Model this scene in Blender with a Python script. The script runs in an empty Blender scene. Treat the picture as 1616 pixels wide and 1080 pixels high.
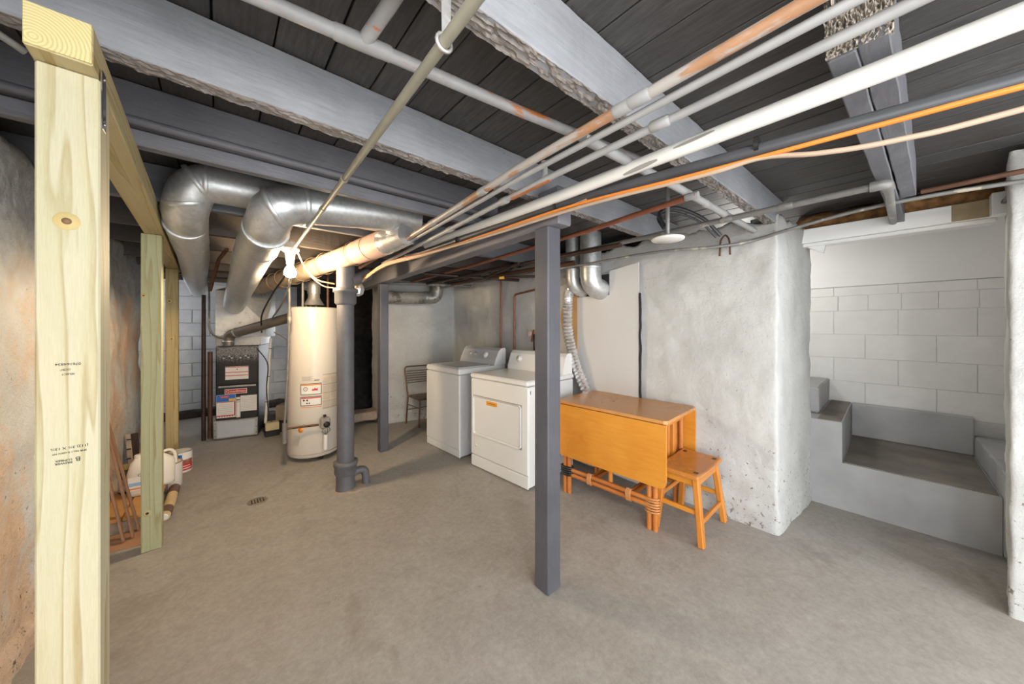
import bpy, math, random
from mathutils import Vector, Matrix, noise
random.seed(7)
S = bpy.context.scene
COL = S.collection
PI = math.pi
def V(*a): return Vector(a)

# ---------------------------------------------------------------- camera, world, lights
YAW = math.atan2(463, 523)
cd = bpy.data.cameras.new('camera'); cam = bpy.data.objects.new('camera', cd); COL.objects.link(cam)
cd.sensor_width = 36; cd.lens = 523 / 1616 * 36; cd.shift_y = -25 / 1616; cd.clip_start = .02
cam.location = (0, 0, 1.375); cam.rotation_euler = (PI / 2, 0, -YAW)
S.camera = cam
w = bpy.data.worlds.new('world'); S.world = w; w.use_nodes = True
bg = w.node_tree.nodes['Background']; bg.inputs[0].default_value = (.95, .98, 1, 1); bg.inputs[1].default_value = 3.4
def lamp(name, loc, power, color, radius):
    l = bpy.data.lights.new(name, 'POINT'); l.energy = power; l.color = color; l.shadow_soft_size = radius
    o = bpy.data.objects.new(name, l); COL.objects.link(o); o.location = loc; return o
lamp('ceiling_lamp_behind_camera', (.15, -.8, 1.9), 40, (1, .985, .965), .12)
lamp('stairwell_fill_light', (3.85, .98, 1.95), 13, (1, .97, .92), .1)  # unseen fill light added to brighten the stair alcove
al = bpy.data.lights.new('recess_fill_light', 'AREA'); al.shape = 'RECTANGLE'; al.size = .7; al.size_y = .4; al.energy = 6; al.color = (.94, .97, 1)  # added fill light for the back recess; no window is built there
ao = bpy.data.objects.new('recess_fill_light', al); COL.objects.link(ao); ao.location = (-1.18, 6.25, 1.7); ao.rotation_euler = (0, -PI / 2, 0)
BULB_W = 27                       # warm bare bulb over the water heater (built below)
vs = S.view_settings; vs.view_transform = 'Standard'; vs.look = 'None'; vs.gamma = 1; vs.exposure = .68
try: vs.use_curve_mapping = False
except Exception: pass

# ---------------------------------------------------------------- mesh helpers
class M:
    def __init__(s): s.v = []; s.f = []; s.sm = []
    def add(s, vs, fs, smooth=False):
        n = len(s.v); s.v += [Vector(p) for p in vs]
        for f in fs: s.f.append(tuple(i + n for i in f)); s.sm.append(smooth)
        return s
    def box(s, a, b, bev=0.0):
        x0, y0, z0 = [min(p, q) for p, q in zip(a, b)]; x1, y1, z1 = [max(p, q) for p, q in zip(a, b)]
        return s.beam((x0, (y0 + y1) / 2, (z0 + z1) / 2), (x1, (y0 + y1) / 2, (z0 + z1) / 2), y1 - y0, z1 - z0, bev=bev)
    def beam(s, p0, p1, w, h, bev=0.0, seg=1, jit=0.0, seed=0, up=(0, 0, 1)):
        p0 = Vector(p0); p1 = Vector(p1); d = (p1 - p0); L = d.length; d.normalize()
        up = Vector(up)
        if abs(d.dot(up)) > .99: up = Vector((0, 1, 0))
        r = d.cross(up).normalized(); u = r.cross(d).normalized()
        a, b = w / 2, h / 2; c = min(bev, a * .9, b * .9)
        if c > 0: ring = [(-a + c, -b), (a - c, -b), (a, -b + c), (a, b - c), (a - c, b), (-a + c, b), (-a, b - c), (-a, -b + c)]
        else: ring = [(-a, -b), (a, -b), (a, b), (-a, b)]
        n = len(ring); vs = []; 
        ts = [i / seg for i in range(seg + 1)]
        rows = [(t * L, 1.0) for t in ts]
        if c > 0: rows = [(0, 0)] + [(c + t * (L - 2 * c), 1.0) for t in ts] + [(L, 0)]
        for t, k in rows:
            for (x, y) in ring:
                if k == 0: x *= (a - c) / a; y *= (b - c) / b
                p = p0 + d * t + r * x + u * y
                if jit and k:
                    q = Vector((t * 22 + seed * 7, x * 30, y * 30)); nz = noise.noise_vector(q)
                    p += (r * nz.x + u * nz.y) * jit
                vs.append(p)
        m = len(rows); fs = []
        for i in range(m - 1):
            for j in range(n):
                k = (j + 1) % n; fs.append((i * n + j, i * n + k, (i + 1) * n + k, (i + 1) * n + j))
        fs.append(tuple(range(n))[::-1]); fs.append(tuple((m - 1) * n + j for j in range(n)))
        fs = [tuple(reversed(f)) for f in fs]
        return s.add(vs, fs)
    def tube(s, path, r, seg=12, caps=True, smooth=True):
        path = [Vector(p) for p in path]; N = len(path)
        rs = r if isinstance(r, (list, tuple)) else [r] * N
        T = []
        for i in range(N):
            a = path[max(i - 1, 0)]; b = path[min(i + 1, N - 1)]; t = (b - a); T.append(t.normalized() if t.length > 1e-9 else (T[-1] if T else V(0, 0, 1)))
        ref = Vector((0, 0, 1)) if abs(T[0].z) < .9 else Vector((1, 0, 0))
        nrm = T[0].cross(ref).normalized(); vs = []
        for i in range(N):
            nrm = (nrm - T[i] * nrm.dot(T[i])).normalized(); bn = T[i].cross(nrm)
            for j in range(seg):
                a = 2 * PI * j / seg; vs.append(path[i] + (nrm * math.cos(a) + bn * math.sin(a)) * rs[i])
        fs = []
        for i in range(N - 1):
            for j in range(seg):
                k = (j + 1) % seg; fs.append((i * seg + j, i * seg + k, (i + 1) * seg + k, (i + 1) * seg + j))
        s.add(vs, fs, smooth)
        if caps: 
            s.add([vs[j] for j in range(seg)], [tuple(range(seg))[::-1]]); s.add([vs[(N - 1) * seg + j] for j in range(seg)], [tuple(range(seg))])
        return s
    def lathe(s, prof, o, seg=32, smooth=True, axis=(0, 0, 1)):
        o = Vector(o); ax = Vector(axis).normalized()
        q = Vector((0, 0, 1)).rotation_difference(ax); vs = []; fs = []
        for (r, z) in prof:
            for j in range(seg):
                a = 2 * PI * j / seg; vs.append(o + q @ Vector((r * math.cos(a), r * math.sin(a), z)))
        n = len(prof)
        for i in range(n - 1):
            for j in range(seg):
                k = (j + 1) % seg; fs.append((i * seg + j, i * seg + k, (i + 1) * seg + k, (i + 1) * seg + j))
        s.add(vs, fs, smooth)
        if prof[0][0] > 1e-6: s.add([vs[j] for j in range(seg)], [tuple(range(seg))[::-1]])
        if prof[-1][0] > 1e-6: s.add([vs[(n - 1) * seg + j] for j in range(seg)], [tuple(range(seg))])
        return s
    def prism(s, pts, d):                      # pts: closed 3D polygon, d: extrusion vector
        pts = [Vector(p) for p in pts]; d = Vector(d); n = len(pts)
        fs = [tuple(range(n))[::-1], tuple(range(n, 2 * n))] + [(i, (i + 1) % n, n + (i + 1) % n, n + i) for i in range(n)]
        return s.add(pts + [p + d for p in pts], fs)
    def rot(s, ang, piv=(0, 0, 0)):
        R = Matrix.Translation(Vector(piv)) @ Matrix.Rotation(ang, 4, 'Z') @ Matrix.Translation(-Vector(piv))
        s.v = [R @ p for p in s.v]; return s
    def xf(s, mat): s.v = [mat @ p for p in s.v]; return s

ORG = {}
def obj(name, m, mat, parent=None, autosmooth=None):
    if parent is not None: org = ORG[parent.name]
    else:
        xs = [p.x for p in m.v]; ys = [p.y for p in m.v]; zs = [p.z for p in m.v]
        org = Vector(((min(xs) + max(xs)) / 2, (min(ys) + max(ys)) / 2, min(zs)))
    me = bpy.data.meshes.new(name); me.from_pydata([p - org for p in m.v], [], m.f)
    me.polygons.foreach_set('use_smooth', m.sm); me.validate(); me.update()
    import bmesh
    bm = bmesh.new(); bm.from_mesh(me); bmesh.ops.recalc_face_normals(bm, faces=bm.faces); bm.to_mesh(me); bm.free()
    if mat: me.materials.append(mat)
    o = bpy.data.objects.new(name, me); COL.objects.link(o)
    if parent is not None: o.parent = parent
    else: o.location = org
    ORG[o.name] = org
    return o
def tag(o, label, cat, group=None):
    o['label'] = label; o['category'] = cat
    if group: o['group'] = group
    return o
def one(name, m, mat, label, cat, group=None): return tag(obj(name, m, mat), label, cat, group)
def thing(name, loc, label, cat, group=None):
    o = bpy.data.objects.new(name, None); o.empty_display_size = .05; COL.objects.link(o); o.location = loc
    ORG[o.name] = Vector(loc); return tag(o, label, cat, group)
def struct(name, m, mat):
    o = obj(name, m, mat); o['kind'] = 'structure'; return o
def rounded(pts, rad, n=6):
    pts = [Vector(p) for p in pts]; out = [pts[0]]
    for i in range(1, len(pts) - 1):
        a, b, c = pts[i - 1], pts[i], pts[i + 1]; r = min(rad, (a - b).length * .49, (c - b).length * .49)
        p = b + (a - b).normalized() * r; q = b + (c - b).normalized() * r
        for k in range(n + 1):
            t = k / n; out.append(p * (1 - t) ** 2 + b * 2 * t * (1 - t) + q * t * t)
    out.append(pts[-1]); return out
def spline(pts, n=8):
    P = [Vector(p) for p in pts]; P = [P[0] * 2 - P[1]] + P + [P[-1] * 2 - P[-2]]; out = []
    for i in range(1, len(P) - 2):
        for k in range(n):
            t = k / n; a, b, c, d = P[i - 1], P[i], P[i + 1], P[i + 2]
            out.append(.5 * ((2 * b) + (c - a) * t + (2 * a - 5 * b + 4 * c - d) * t * t + (3 * b - a - 3 * c + d) * t ** 3))
    out.append(P[-2]); return out
def lerp(a, b, t): return Vector(a) * (1 - t) + Vector(b) * t
def text(name, body, size, o, right, up, mat, parent, align='CENTER', thick=.0006):
    c = bpy.data.curves.new(name, 'FONT'); c.body = body; c.size = size; c.align_x = align; c.align_y = 'CENTER'; c.extrude = thick / 2; c.resolution_u = 3
    t = bpy.data.objects.new(name, c); COL.objects.link(t); bpy.context.view_layer.update()
    me = bpy.data.meshes.new_from_object(t); bpy.data.objects.remove(t); bpy.data.curves.remove(c)
    r = Vector(right).normalized(); u = Vector(up).normalized(); n = r.cross(u)
    m = M(); m.add([Vector(o) + r * v.co.x + u * v.co.y + n * v.co.z for v in me.vertices], [tuple(p.vertices) for p in me.polygons]); bpy.data.meshes.remove(me)
    return obj(name, m, mat, parent)

# ---------------------------------------------------------------- materials
def srgb(r, g, b):
    return tuple((c / 255 / 12.92 if c / 255 <= .04045 else ((c / 255 + .055) / 1.055) ** 2.4) for c in (r, g, b)) + (1,)
class NT:
    def __init__(s, name):
        s.m = bpy.data.materials.new(name); s.m.use_nodes = True; s.t = s.m.node_tree; s.n = s.t.nodes; s.b = s.n['Principled BSDF']
        s.tc = s.n.new('ShaderNodeTexCoord'); s.vec = s.tc.outputs['Object']
    def l(s, a, b): s.t.links.new(a, b)
    def map(s, scale): 
        m = s.n.new('ShaderNodeMapping'); m.inputs['Scale'].default_value = scale; s.l(s.vec, m.inputs[0]); return m.outputs[0]
    def noise(s, scale, detail=4, rough=.55, vec=None, dist=0):
        n = s.n.new('ShaderNodeTexNoise'); n.inputs['Scale'].default_value = scale; n.inputs['Detail'].default_value = detail; n.inputs['Roughness'].default_value = rough; n.inputs['Distortion'].default_value = dist
        s.l(vec or s.vec, n.inputs['Vector']); return n.outputs['Fac']
    def voro(s, scale, vec=None, out='Distance', feature='F1'):
        n = s.n.new('ShaderNodeTexVoronoi'); n.feature = feature; n.inputs['Scale'].default_value = scale; s.l(vec or s.vec, n.inputs['Vector']); return n.outputs[out]
    def ramp(s, fac, stops):
        r = s.n.new('ShaderNodeValToRGB'); e = r.color_ramp.elements
        while len(e) < len(stops): e.new(.5)
        for k, (p, c) in zip(e, stops): k.position = p; k.color = c if isinstance(c, tuple) else (c, c, c, 1)
        s.l(fac, r.inputs[0]); return r.outputs[0]
    def mix(s, fac, a, b, mode='MIX'):
        x = s.n.new('ShaderNodeMix'); x.data_type = 'RGBA'; x.blend_type = mode
        for i, val in ((0, fac), (6, a), (7, b)):
            if hasattr(val, 'links'): s.l(val, x.inputs[i])
            else: x.inputs[i].default_value = val
        return x.outputs[2]
    def math(s, op, a, b=0.0):
        x = s.n.new('ShaderNodeMath'); x.operation = op
        for i, val in ((0, a), (1, b)):
            if hasattr(val, 'links'): s.l(val, x.inputs[i])
            else: x.inputs[i].default_value = val
        return x.outputs[0]
    def sep(s, vec=None):
        x = s.n.new('ShaderNodeSeparateXYZ'); s.l(vec or s.vec, x.inputs[0]); return x.outputs
    def bump(s, h, strength=.3, dist=.01):
        b = s.n.new('ShaderNodeBump'); b.inputs['Strength'].default_value = strength; b.inputs['Distance'].default_value = dist
        s.l(h, b.inputs['Height'])
        if s.b.inputs['Normal'].links: s.l(s.b.inputs['Normal'].links[0].from_socket, b.inputs['Normal'])
        s.l(b.outputs[0], s.b.inputs['Normal'])
    def rand(s): return s.n.new('ShaderNodeObjectInfo').outputs['Random']
    def set(s, color=None, rough=.6, metal=0, spec=.5):
        if color is not None:
            if hasattr(color, 'links'): s.l(color, s.b.inputs['Base Color'])
            else: s.b.inputs['Base Color'].default_value = color
        if hasattr(rough, 'links'): s.l(rough, s.b.inputs['Roughness'])
        else: s.b.inputs['Roughness'].default_value = rough
        s.b.inputs['Metallic'].default_value = metal; s.b.inputs['Specular IOR Level'].default_value = spec
        return s.m
def plain(name, c, rough=.5, metal=0, var=.12, scale=8, bump=0, spec=.5):
    t = NT(name); k = t.noise(scale, 3); d = tuple(x * (1 - var) for x in c[:3]) + (1,); e = tuple(min(1, x * (1 + var)) for x in c[:3]) + (1,)
    if bump: t.bump(t.noise(scale * 6, 4), bump, .004)
    return t.set(t.ramp(k, [(.3, d), (.7, e)]), rough, metal, spec)

def mk_floor():
    t = NT('painted_concrete'); n1 = t.noise(1.1, 6, .6); n2 = t.noise(6, 8, .65); n3 = t.noise(70, 4, .6)
    c = t.ramp(n1, [(.28, srgb(142, 136, 128)), (.55, srgb(162, 157, 150)), (.78, srgb(173, 168, 161))])
    c = t.mix(.5, c, t.ramp(n2, [(.3, srgb(138, 132, 124)), (.65, srgb(170, 165, 158))]))
    c = t.mix(t.ramp(t.voro(9), [(.0, .9), (.025, 0.0)]), c, srgb(196, 190, 180))
    c = t.mix(t.ramp(t.noise(17, 3), [(.70, 0.0), (.76, .45)]), c, srgb(86, 76, 66))
    c = t.mix(.3, c, t.ramp(t.noise(38, 6, .75), [(.3, srgb(112, 104, 95)), (.7, srgb(188, 182, 174))]))
    c = t.mix(t.ramp(t.noise(2.1, 7, .7, dist=.6), [(.56, 0.0), (.66, .35)]), c, srgb(120, 108, 96))
    t.bump(n3, .2, .004); t.bump(n2, .12, .01)
    return t.set(c, t.ramp(n2, [(.3, .5), (.7, .72)]), 0, .35)
def mk_plaster(name, c0, c1, dirt, sootz=None, bump=.5, peach=False):
    t = NT(name); n = t.noise(2.2, 6, .6); n2 = t.noise(14, 6, .7); n3 = t.noise(60, 5, .65)
    c = t.ramp(n, [(.3, c0), (.7, c1)])
    z = t.sep()[2]
    if peach:
        pk = t.noise(1.3, 5, .6, dist=.3)
        c = t.mix(t.ramp(t.math('ADD', pk, t.math('MULTIPLY', n2, .25)), [(.58, 0.0), (.70, 1.0)]), c, t.ramp(n2, [(.3, srgb(208, 178, 150)), (.7, srgb(228, 202, 176))]))
        c = t.mix(t.ramp(t.math('ADD', z, t.math('MULTIPLY', n, .35)), [(.0, 0.0), (1.0, 0.0)]), c, srgb(120, 120, 118))
        g = t.n.new('ShaderNodeMapRange'); g.inputs[1].default_value = 1.72; g.inputs[2].default_value = 1.86
        t.l(t.math('ADD', z, t.math('MULTIPLY', n, .3)), g.inputs[0])
        c = t.mix(g.outputs[0], c, t.ramp(n2, [(.3, srgb(148, 148, 146)), (.7, srgb(190, 190, 186))]))
    # grime flecks where the render has broken away, thickest near the floor
    lo = t.n.new('ShaderNodeMapRange'); lo.inputs[1].default_value = 1.0; lo.inputs[2].default_value = .0; lo.inputs[3].default_value = 0; lo.inputs[4].default_value = .085
    t.l(z, lo.inputs[0])
    fl = t.ramp(t.math('ADD', t.noise(34, 6, .72), lo.outputs[0]), [(.66, 0.0), (.70, .85)])
    c = t.mix(fl, c, dirt)
    if sootz:
        g = t.n.new('ShaderNodeMapRange'); g.inputs[1].default_value = sootz[0]; g.inputs[2].default_value = sootz[1]; g.inputs[4].default_value = .6
        t.l(t.math('ADD', z, t.math('MULTIPLY', n, .4)), g.inputs[0]); c = t.mix(g.outputs[0], c, srgb(128, 122, 114))
    t.bump(n2, bump, .02); t.bump(n3, bump * .8, .006)
    return t.set(c, .85, 0, .25)
def mk_paintwood(name, dark, light, axis, rough=.5, bump=.35, nicks=True):
    t = NT(name); sc = {'x': (1, 9, 9), 'y': (9, 1, 9), 'z': (9, 9, 1)}[axis]
    v = t.map(sc); g = t.noise(9, 6, .6, vec=v, dist=.4); n = t.noise(3, 5, .6)
    c = t.ramp(n, [(.3, dark), (.68, light)])
    c = t.mix(.35, c, t.ramp(g, [(.3, dark), (.7, light)]))
    if nicks: c = t.mix(t.ramp(t.voro(7), [(.0, .9), (.03, 0.0)]), c, srgb(30, 28, 28))
    t.bump(g, bump, .006); t.bump(t.noise(80, 3), .15, .003)
    return t.set(c, rough, 0, .4)
def mk_board():
    t = NT('dark_subfloor_board'); v = t.map((9, 1, 9)); g = t.noise(9, 6, .65, vec=v, dist=.5); n = t.noise(2.5, 5)
    c = t.ramp(g, [(.25, srgb(48, 46, 45)), (.75, srgb(86, 84, 83))])
    c = t.mix(t.math('MULTIPLY', t.rand(), .5), c, srgb(52, 47, 45))
    c = t.mix(t.ramp(t.voro(11), [(.0, .7), (.04, 0.0)]), c, srgb(128, 122, 118))
    t.bump(g, .5, .006); t.bump(n, .2, .02)
    return t.set(c, .55, 0, .4)
def mk_lumber(name, axis, tint=(1, 1, 1)):
    t = NT(name); sc = {'y': (11, .5, 11), 'z': (11, 11, .5), 'x': (.5, 11, 11)}[axis]
    v = t.map(sc); warp = t.noise(1.1, 3, .5, vec=v)
    cmb = t.n.new('ShaderNodeVectorMath'); cmb.operation = 'ADD'
    x = t.n.new('ShaderNodeCombineXYZ'); t.l(t.math('MULTIPLY', warp, 2.6), x.inputs[0]); t.l(t.math('MULTIPLY', warp, 1.6), x.inputs[1]); t.l(v, cmb.inputs[0]); t.l(x.outputs[0], cmb.inputs[1])
    w_ = t.n.new('ShaderNodeTexWave'); w_.wave_profile = 'SAW'; w_.inputs['Scale'].default_value = .95; w_.inputs['Distortion'].default_value = 1.4; w_.inputs['Detail'].default_value = 3; w_.inputs['Detail Scale'].default_value = .8
    w_.bands_direction = 'DIAGONAL'; t.l(cmb.outputs[0], w_.inputs['Vector'])
    k = lambda r, g, b: tuple(.66 * p * q for p, q in zip(srgb(r, g, b)[:3], tint)) + (1,)
    c = t.ramp(w_.outputs['Fac'], [(.0, k(228, 219, 190)), (.72, k(219, 208, 170)), (.93, k(190, 170, 122)), (1.0, k(224, 214, 184))])
    c = t.mix(t.ramp(t.noise(2.2, 4), [(.42, 0.0), (.68, .6)]), c, k(208, 208, 172))
    c = t.mix(t.ramp(t.noise(3.1, 4, vec=v), [(.6, 0.0), (.75, .35)]), c, k(200, 172, 118))
    c = t.mix(.16, c, t.ramp(t.noise(60, 4, vec=v), [(.3, k(170, 150, 104)), (.7, k(236, 226, 192))]))
    t.bump(w_.outputs['Fac'], .05, .002); t.bump(t.noise(140, 2), .08, .002)
    return t.set(c, .62, 0, .3)
def mk_endgrain():
    t = NT('lumber_end_grain'); w_ = t.n.new('ShaderNodeTexWave'); w_.wave_type = 'RINGS'; w_.rings_direction = 'Y'; w_.inputs['Scale'].default_value = 52; w_.inputs['Distortion'].default_value = 1.2; w_.inputs['Detail Scale'].default_value = 2
    m = t.n.new('ShaderNodeMapping'); m.inputs['Location'].default_value = (.03, 0, -.02); t.l(t.vec, m.inputs[0]); t.l(m.outputs[0], w_.inputs['Vector'])
    c = t.ramp(w_.outputs['Fac'], [(.1, srgb(186, 168, 114)), (.6, srgb(200, 188, 138))])
    c = t.mix(t.ramp(t.noise(14, 3), [(.55, 0.0), (.7, .6)]), c, srgb(214, 170, 96))
    return t.set(c, .7, 0, .3)
def mk_galv(name='galvanized_sheet', c0=(.46, .47, .47, 1), c1=(.68, .69, .69, 1), rough=.38):
    t = NT(name); vo = t.n.new('ShaderNodeTexVoronoi'); vo.inputs['Scale'].default_value = 60; t.l(t.vec, vo.inputs['Vector'])
    x = t.n.new('ShaderNodeRGBToBW'); t.l(vo.outputs['Color'], x.inputs[0])
    n = t.noise(5, 5, .6)
    c = t.mix(.4, t.ramp(n, [(.3, c0), (.7, c1)]), t.ramp(x.outputs[0], [(.2, c0), (.8, c1)]))
    t.bump(t.noise(4, 3), .25, .02)
    return t.set(c, t.ramp(n, [(.3, rough - .08), (.7, rough + .15)]), .72)
def mk_pipe(name, base, other, thresh, scale=(4, 4, 4), rough=.5, metal=0):
    t = NT(name); v = t.map(scale); n = t.noise(2.2, 5, .65, vec=v)
    c = t.mix(t.ramp(n, [(thresh, 0.0), (thresh + .07, 1.0)]), t.ramp(t.noise(20, 3), [(.3, tuple(x * .8 for x in base[:3]) + (1,)), (.7, base)]), other)
    t.bump(t.noise(50, 4), .2, .003)
    return t.set(c, rough, metal, .45)
def mk_block(name, a, b):
    t = NT(name); n = t.noise(5, 6, .65); c = t.mix(t.math('MULTIPLY', t.rand(), .45), t.ramp(n, [(.3, a), (.7, b)]), a)
    t.bump(t.noise(90, 5, .7), .45, .004); t.bump(t.noise(7, 4), .25, .01)
    return t.set(c, .85, 0, .25)
def mk_varnish(name, a, b, axis, rough=.28):
    t = NT(name); sc = {'y': (10, 1, 10), 'z': (10, 10, 1), 'x': (1, 10, 10)}[axis]; v = t.map(sc)
    g = t.noise(5, 6, .6, vec=v, dist=.8); n = t.noise(2.4, 3)
    c = t.mix(.55, t.ramp(g, [(.3, a), (.7, b)]), t.ramp(n, [(.35, a), (.65, b)]))
    t.bump(g, .06, .002)
    return t.set(c, t.ramp(n, [(.3, rough), (.7, rough + .12)]), 0, .5)

FLOOR = mk_floor()
PLW = mk_plaster('white_plaster', srgb(178, 177, 174), srgb(199, 199, 196), srgb(104, 92, 80), sootz=(2.1, 2.35))
PLB = mk_plaster('white_plaster_sooty', srgb(202, 202, 200), srgb(224, 224, 222), srgb(120, 104, 90), sootz=(1.82, 2.25))
PLL = mk_plaster('old_render', srgb(204, 204, 200), srgb(226, 226, 222), srgb(92, 70, 56), peach=True, bump=.9)
JOI = mk_paintwood('grey_joist_paint', srgb(118, 119, 123), srgb(150, 151, 155), 'x')
JOD = mk_paintwood('dark_grey_joist_paint', srgb(86, 85, 89), srgb(114, 114, 119), 'x')
JOB = mk_paintwood('dark_brown_joist', srgb(62, 55, 51), srgb(88, 80, 75), 'x')  # darker and browner than the grey joist paints
RAW = mk_paintwood('splintered_wood', srgb(120, 112, 104), srgb(190, 180, 168), 'x', .9, 1.0, False)
GIR = mk_paintwood('grey_girder_paint', srgb(96, 94, 99), srgb(116, 114, 120), 'y')
PST = mk_paintwood('grey_post_paint', srgb(70, 69, 73), srgb(90, 90, 96), 'z', .4, .2)
BRD = mk_board()
LUZ = mk_lumber('treated_lumber_upright', 'z'); LUY = mk_lumber('lumber_header_grain', 'y', (.97, .88, .70)); LUW = mk_lumber('warm_lumber_upright', 'z', (.88, .76, .54)); LEND = mk_endgrain()
LUG = mk_lumber('green_lumber_upright', 'z', (.82, .88, .76))
GAL = mk_galv(); GALD = mk_galv('dull_galvanized', (.38, .37, .36, 1), (.58, .57, .55, 1), .42); FOIL = mk_galv('foil', (.7, .7, .7, 1), (.86, .86, .86, 1), .2)
GREYP = plain('grey_pipe_paint', srgb(150, 149, 148), .5, 0, .12, 9, .1)
COPG = mk_pipe('copper_half_painted', srgb(170, 128, 96), srgb(166, 160, 154), .47, (9, 1.6, 9), .42)
COPX = mk_pipe('painted_pipe_rusting', srgb(160, 158, 158), srgb(176, 106, 56), .58, (1.6, 9, 9), .45)
COPR = plain('bare_copper', srgb(186, 118, 72), .35, .35, .2, 14)
COPD = plain('dull_copper', srgb(142, 88, 64), .4, .3, .25, 14)
CONG = plain('olive_conduit', srgb(140, 136, 120), .45, .1, .14, 7)
WPVC = plain('white_pipe', srgb(226, 224, 218), .35, 0, .05, 4)
BLKP = plain('black_pipe', srgb(66, 67, 70), .38, 0, .2, 5, .1)
ORNG = plain('orange_cable', srgb(216, 128, 48), .45, 0, .08)
BEIG = plain('beige_cable', srgb(176, 154, 132), .5, 0, .08)
TANC = plain('tan_cable', srgb(176, 146, 112), .55, 0, .1)
IRON = plain('black_iron', srgb(62, 44, 38), .55, .3, .3, 12, .2)
RUST = plain('rusty_iron', srgb(96, 66, 50), .6, .3, .3, 12, .2)
CAST = plain('grey_cast_iron', srgb(92, 91, 94), .5, 0, .12, 10, .3)
GSTEEL = mk_pipe('grey_steel_pipe', srgb(128, 126, 122), srgb(172, 164, 148), .58, (4, 4, 4), .45, .2)
ENAM = plain('white_enamel', srgb(224, 224, 222), .22, 0, .02, 2)
ENAG = plain('grey_enamel', srgb(196, 197, 199), .3, 0, .03, 2)
HEAT = plain('cream_enamel', srgb(212, 203, 190), .3, 0, .03, 3)
BLACK = plain('black_plastic', srgb(26, 25, 25), .45, 0, .2)
DARK = plain('dark_gap_and_shade', srgb(34, 32, 31), .8, 0, .2)
CHRM = plain('chrome', (.75, .75, .76, 1), .16, 1, .05)
FURN = None
def mk_furn():
    t = NT('black_speckled_steel'); z = t.sep()[2]; n = t.noise(120, 4, .8); 
    g = t.n.new('ShaderNodeMapRange'); g.inputs[1].default_value = .86; g.inputs[2].default_value = 1.02; g.inputs[3].default_value = -.16; g.inputs[4].default_value = .06; t.l(z, g.inputs[0])
    return t.set(t.mix(t.ramp(t.math('ADD', n, g.outputs[0]), [(.5, 0.0), (.58, 1.0)]), srgb(46, 45, 46), srgb(150, 150, 150)), .4, .2)
FURN = mk_furn()
PAPER = plain('white_paper_label', srgb(228, 224, 218), .6, 0, .03, 30)
RED = plain('red_print', srgb(196, 48, 44), .5, 0, .05); BLUE = plain('blue_print', srgb(46, 112, 190), .5, 0, .15, 10); YEL = plain('yellow_print', srgb(226, 176, 66), .5, 0, .1)
ORS = plain('orange_sticker', srgb(232, 138, 44), .5, 0, .06); GREYT = plain('grey_print', srgb(150, 146, 140), .6, 0, .1); INK = plain('black_ink', srgb(52, 50, 42), .7, 0, .1)
PRT = plain('grey_text_print', srgb(176, 166, 152), .7, 0, .1, 40)
OAK = mk_varnish('honey_varnish_panel', srgb(196, 122, 38), srgb(220, 152, 58), 'y', .26); OAT = mk_varnish('worn_varnish_top', srgb(182, 122, 62), srgb(204, 146, 84), 'y', .24)
OAZ = mk_varnish('honey_varnish_leg', srgb(186, 112, 40), srgb(214, 142, 60), 'z', .3); OAX = mk_varnish('honey_varnish_rail', srgb(186, 112, 40), srgb(210, 138, 56), 'x', .3)
RAT = mk_varnish('rattan', srgb(168, 92, 36), srgb(204, 130, 62), 'y', .35); BIND = plain('rattan_binding', srgb(198, 138, 84), .5, 0, .2, 60, .3)
BLKW = mk_block('painted_block', srgb(214, 213, 210), srgb(228, 227, 224)); BLKB = mk_block('greyed_painted_block', srgb(196, 198, 200), srgb(224, 224, 224))
MORT = plain('painted_mortar', srgb(204, 203, 200), .9, 0, .1, 12, .3)
STEP = plain('grey_step_paint', srgb(160, 160, 160), .6, 0, .14, 3, .25)
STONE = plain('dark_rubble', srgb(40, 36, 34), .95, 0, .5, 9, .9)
INSUL = plain('brown_insulation', srgb(134, 96, 58), 1, 0, .55, 18, 1.0)
WRAP = plain('wrapped_insulation', srgb(172, 152, 130), .7, 0, .16, 14, .6); PINK = plain('pink_tape', srgb(214, 178, 160), .6, 0, .08)
TAN = plain('tan_patch', srgb(196, 152, 100), .9, 0, .1, 6, .3)
BRONZ = plain('brown_metal', srgb(120, 98, 80), .4, .4, .15)
PALW = mk_varnish('pallet_wood', srgb(176, 124, 70), srgb(206, 158, 96), 'y', .7); TRIM = mk_varnish('trim_wood', srgb(128, 92, 66), srgb(160, 122, 92), 'z', .6)
MAT_ = plain('brown_cardboard', srgb(166, 126, 98), .85, 0, .1, 5, .2)
CONC = plain('concrete_block_grey', srgb(168, 152, 136), .9, 0, .15, 20, .5); DIRT = plain('dark_footing', srgb(62, 54, 48), .95, 0, .35, 12, .8)
def mk_emit(name, c, s):
    t = NT(name); t.b.inputs['Emission Color'].default_value = c; t.b.inputs['Emission Strength'].default_value = s; t.b.inputs['Base Color'].default_value = (1, 1, 1, 1); return t.m

# ---------------------------------------------------------------- setting
struct('floor', M().box((-1.6, -1.7, -.12), (5.0, 7.3, 0)), FLOOR)
ceil_ = struct('ceiling', M().box((-1.6, -1.7, 2.262), (5.0, 7.3, 2.34)), DARK)
x = -1.58; k = 0
while x < 4.9:
    cut = 1.8 + 4.5 * ((k * .618) % 1)
    for a, b in ((-1.68, cut), (cut + .004, 7.25)):
        obj('board', M().box((x, a, 2.238 + .004 * random.random()), (x + .1375 + random.uniform(-.002, .002), b, 2.261), .002), BRD, ceil_)
    x += .1425; k += 1

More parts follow.
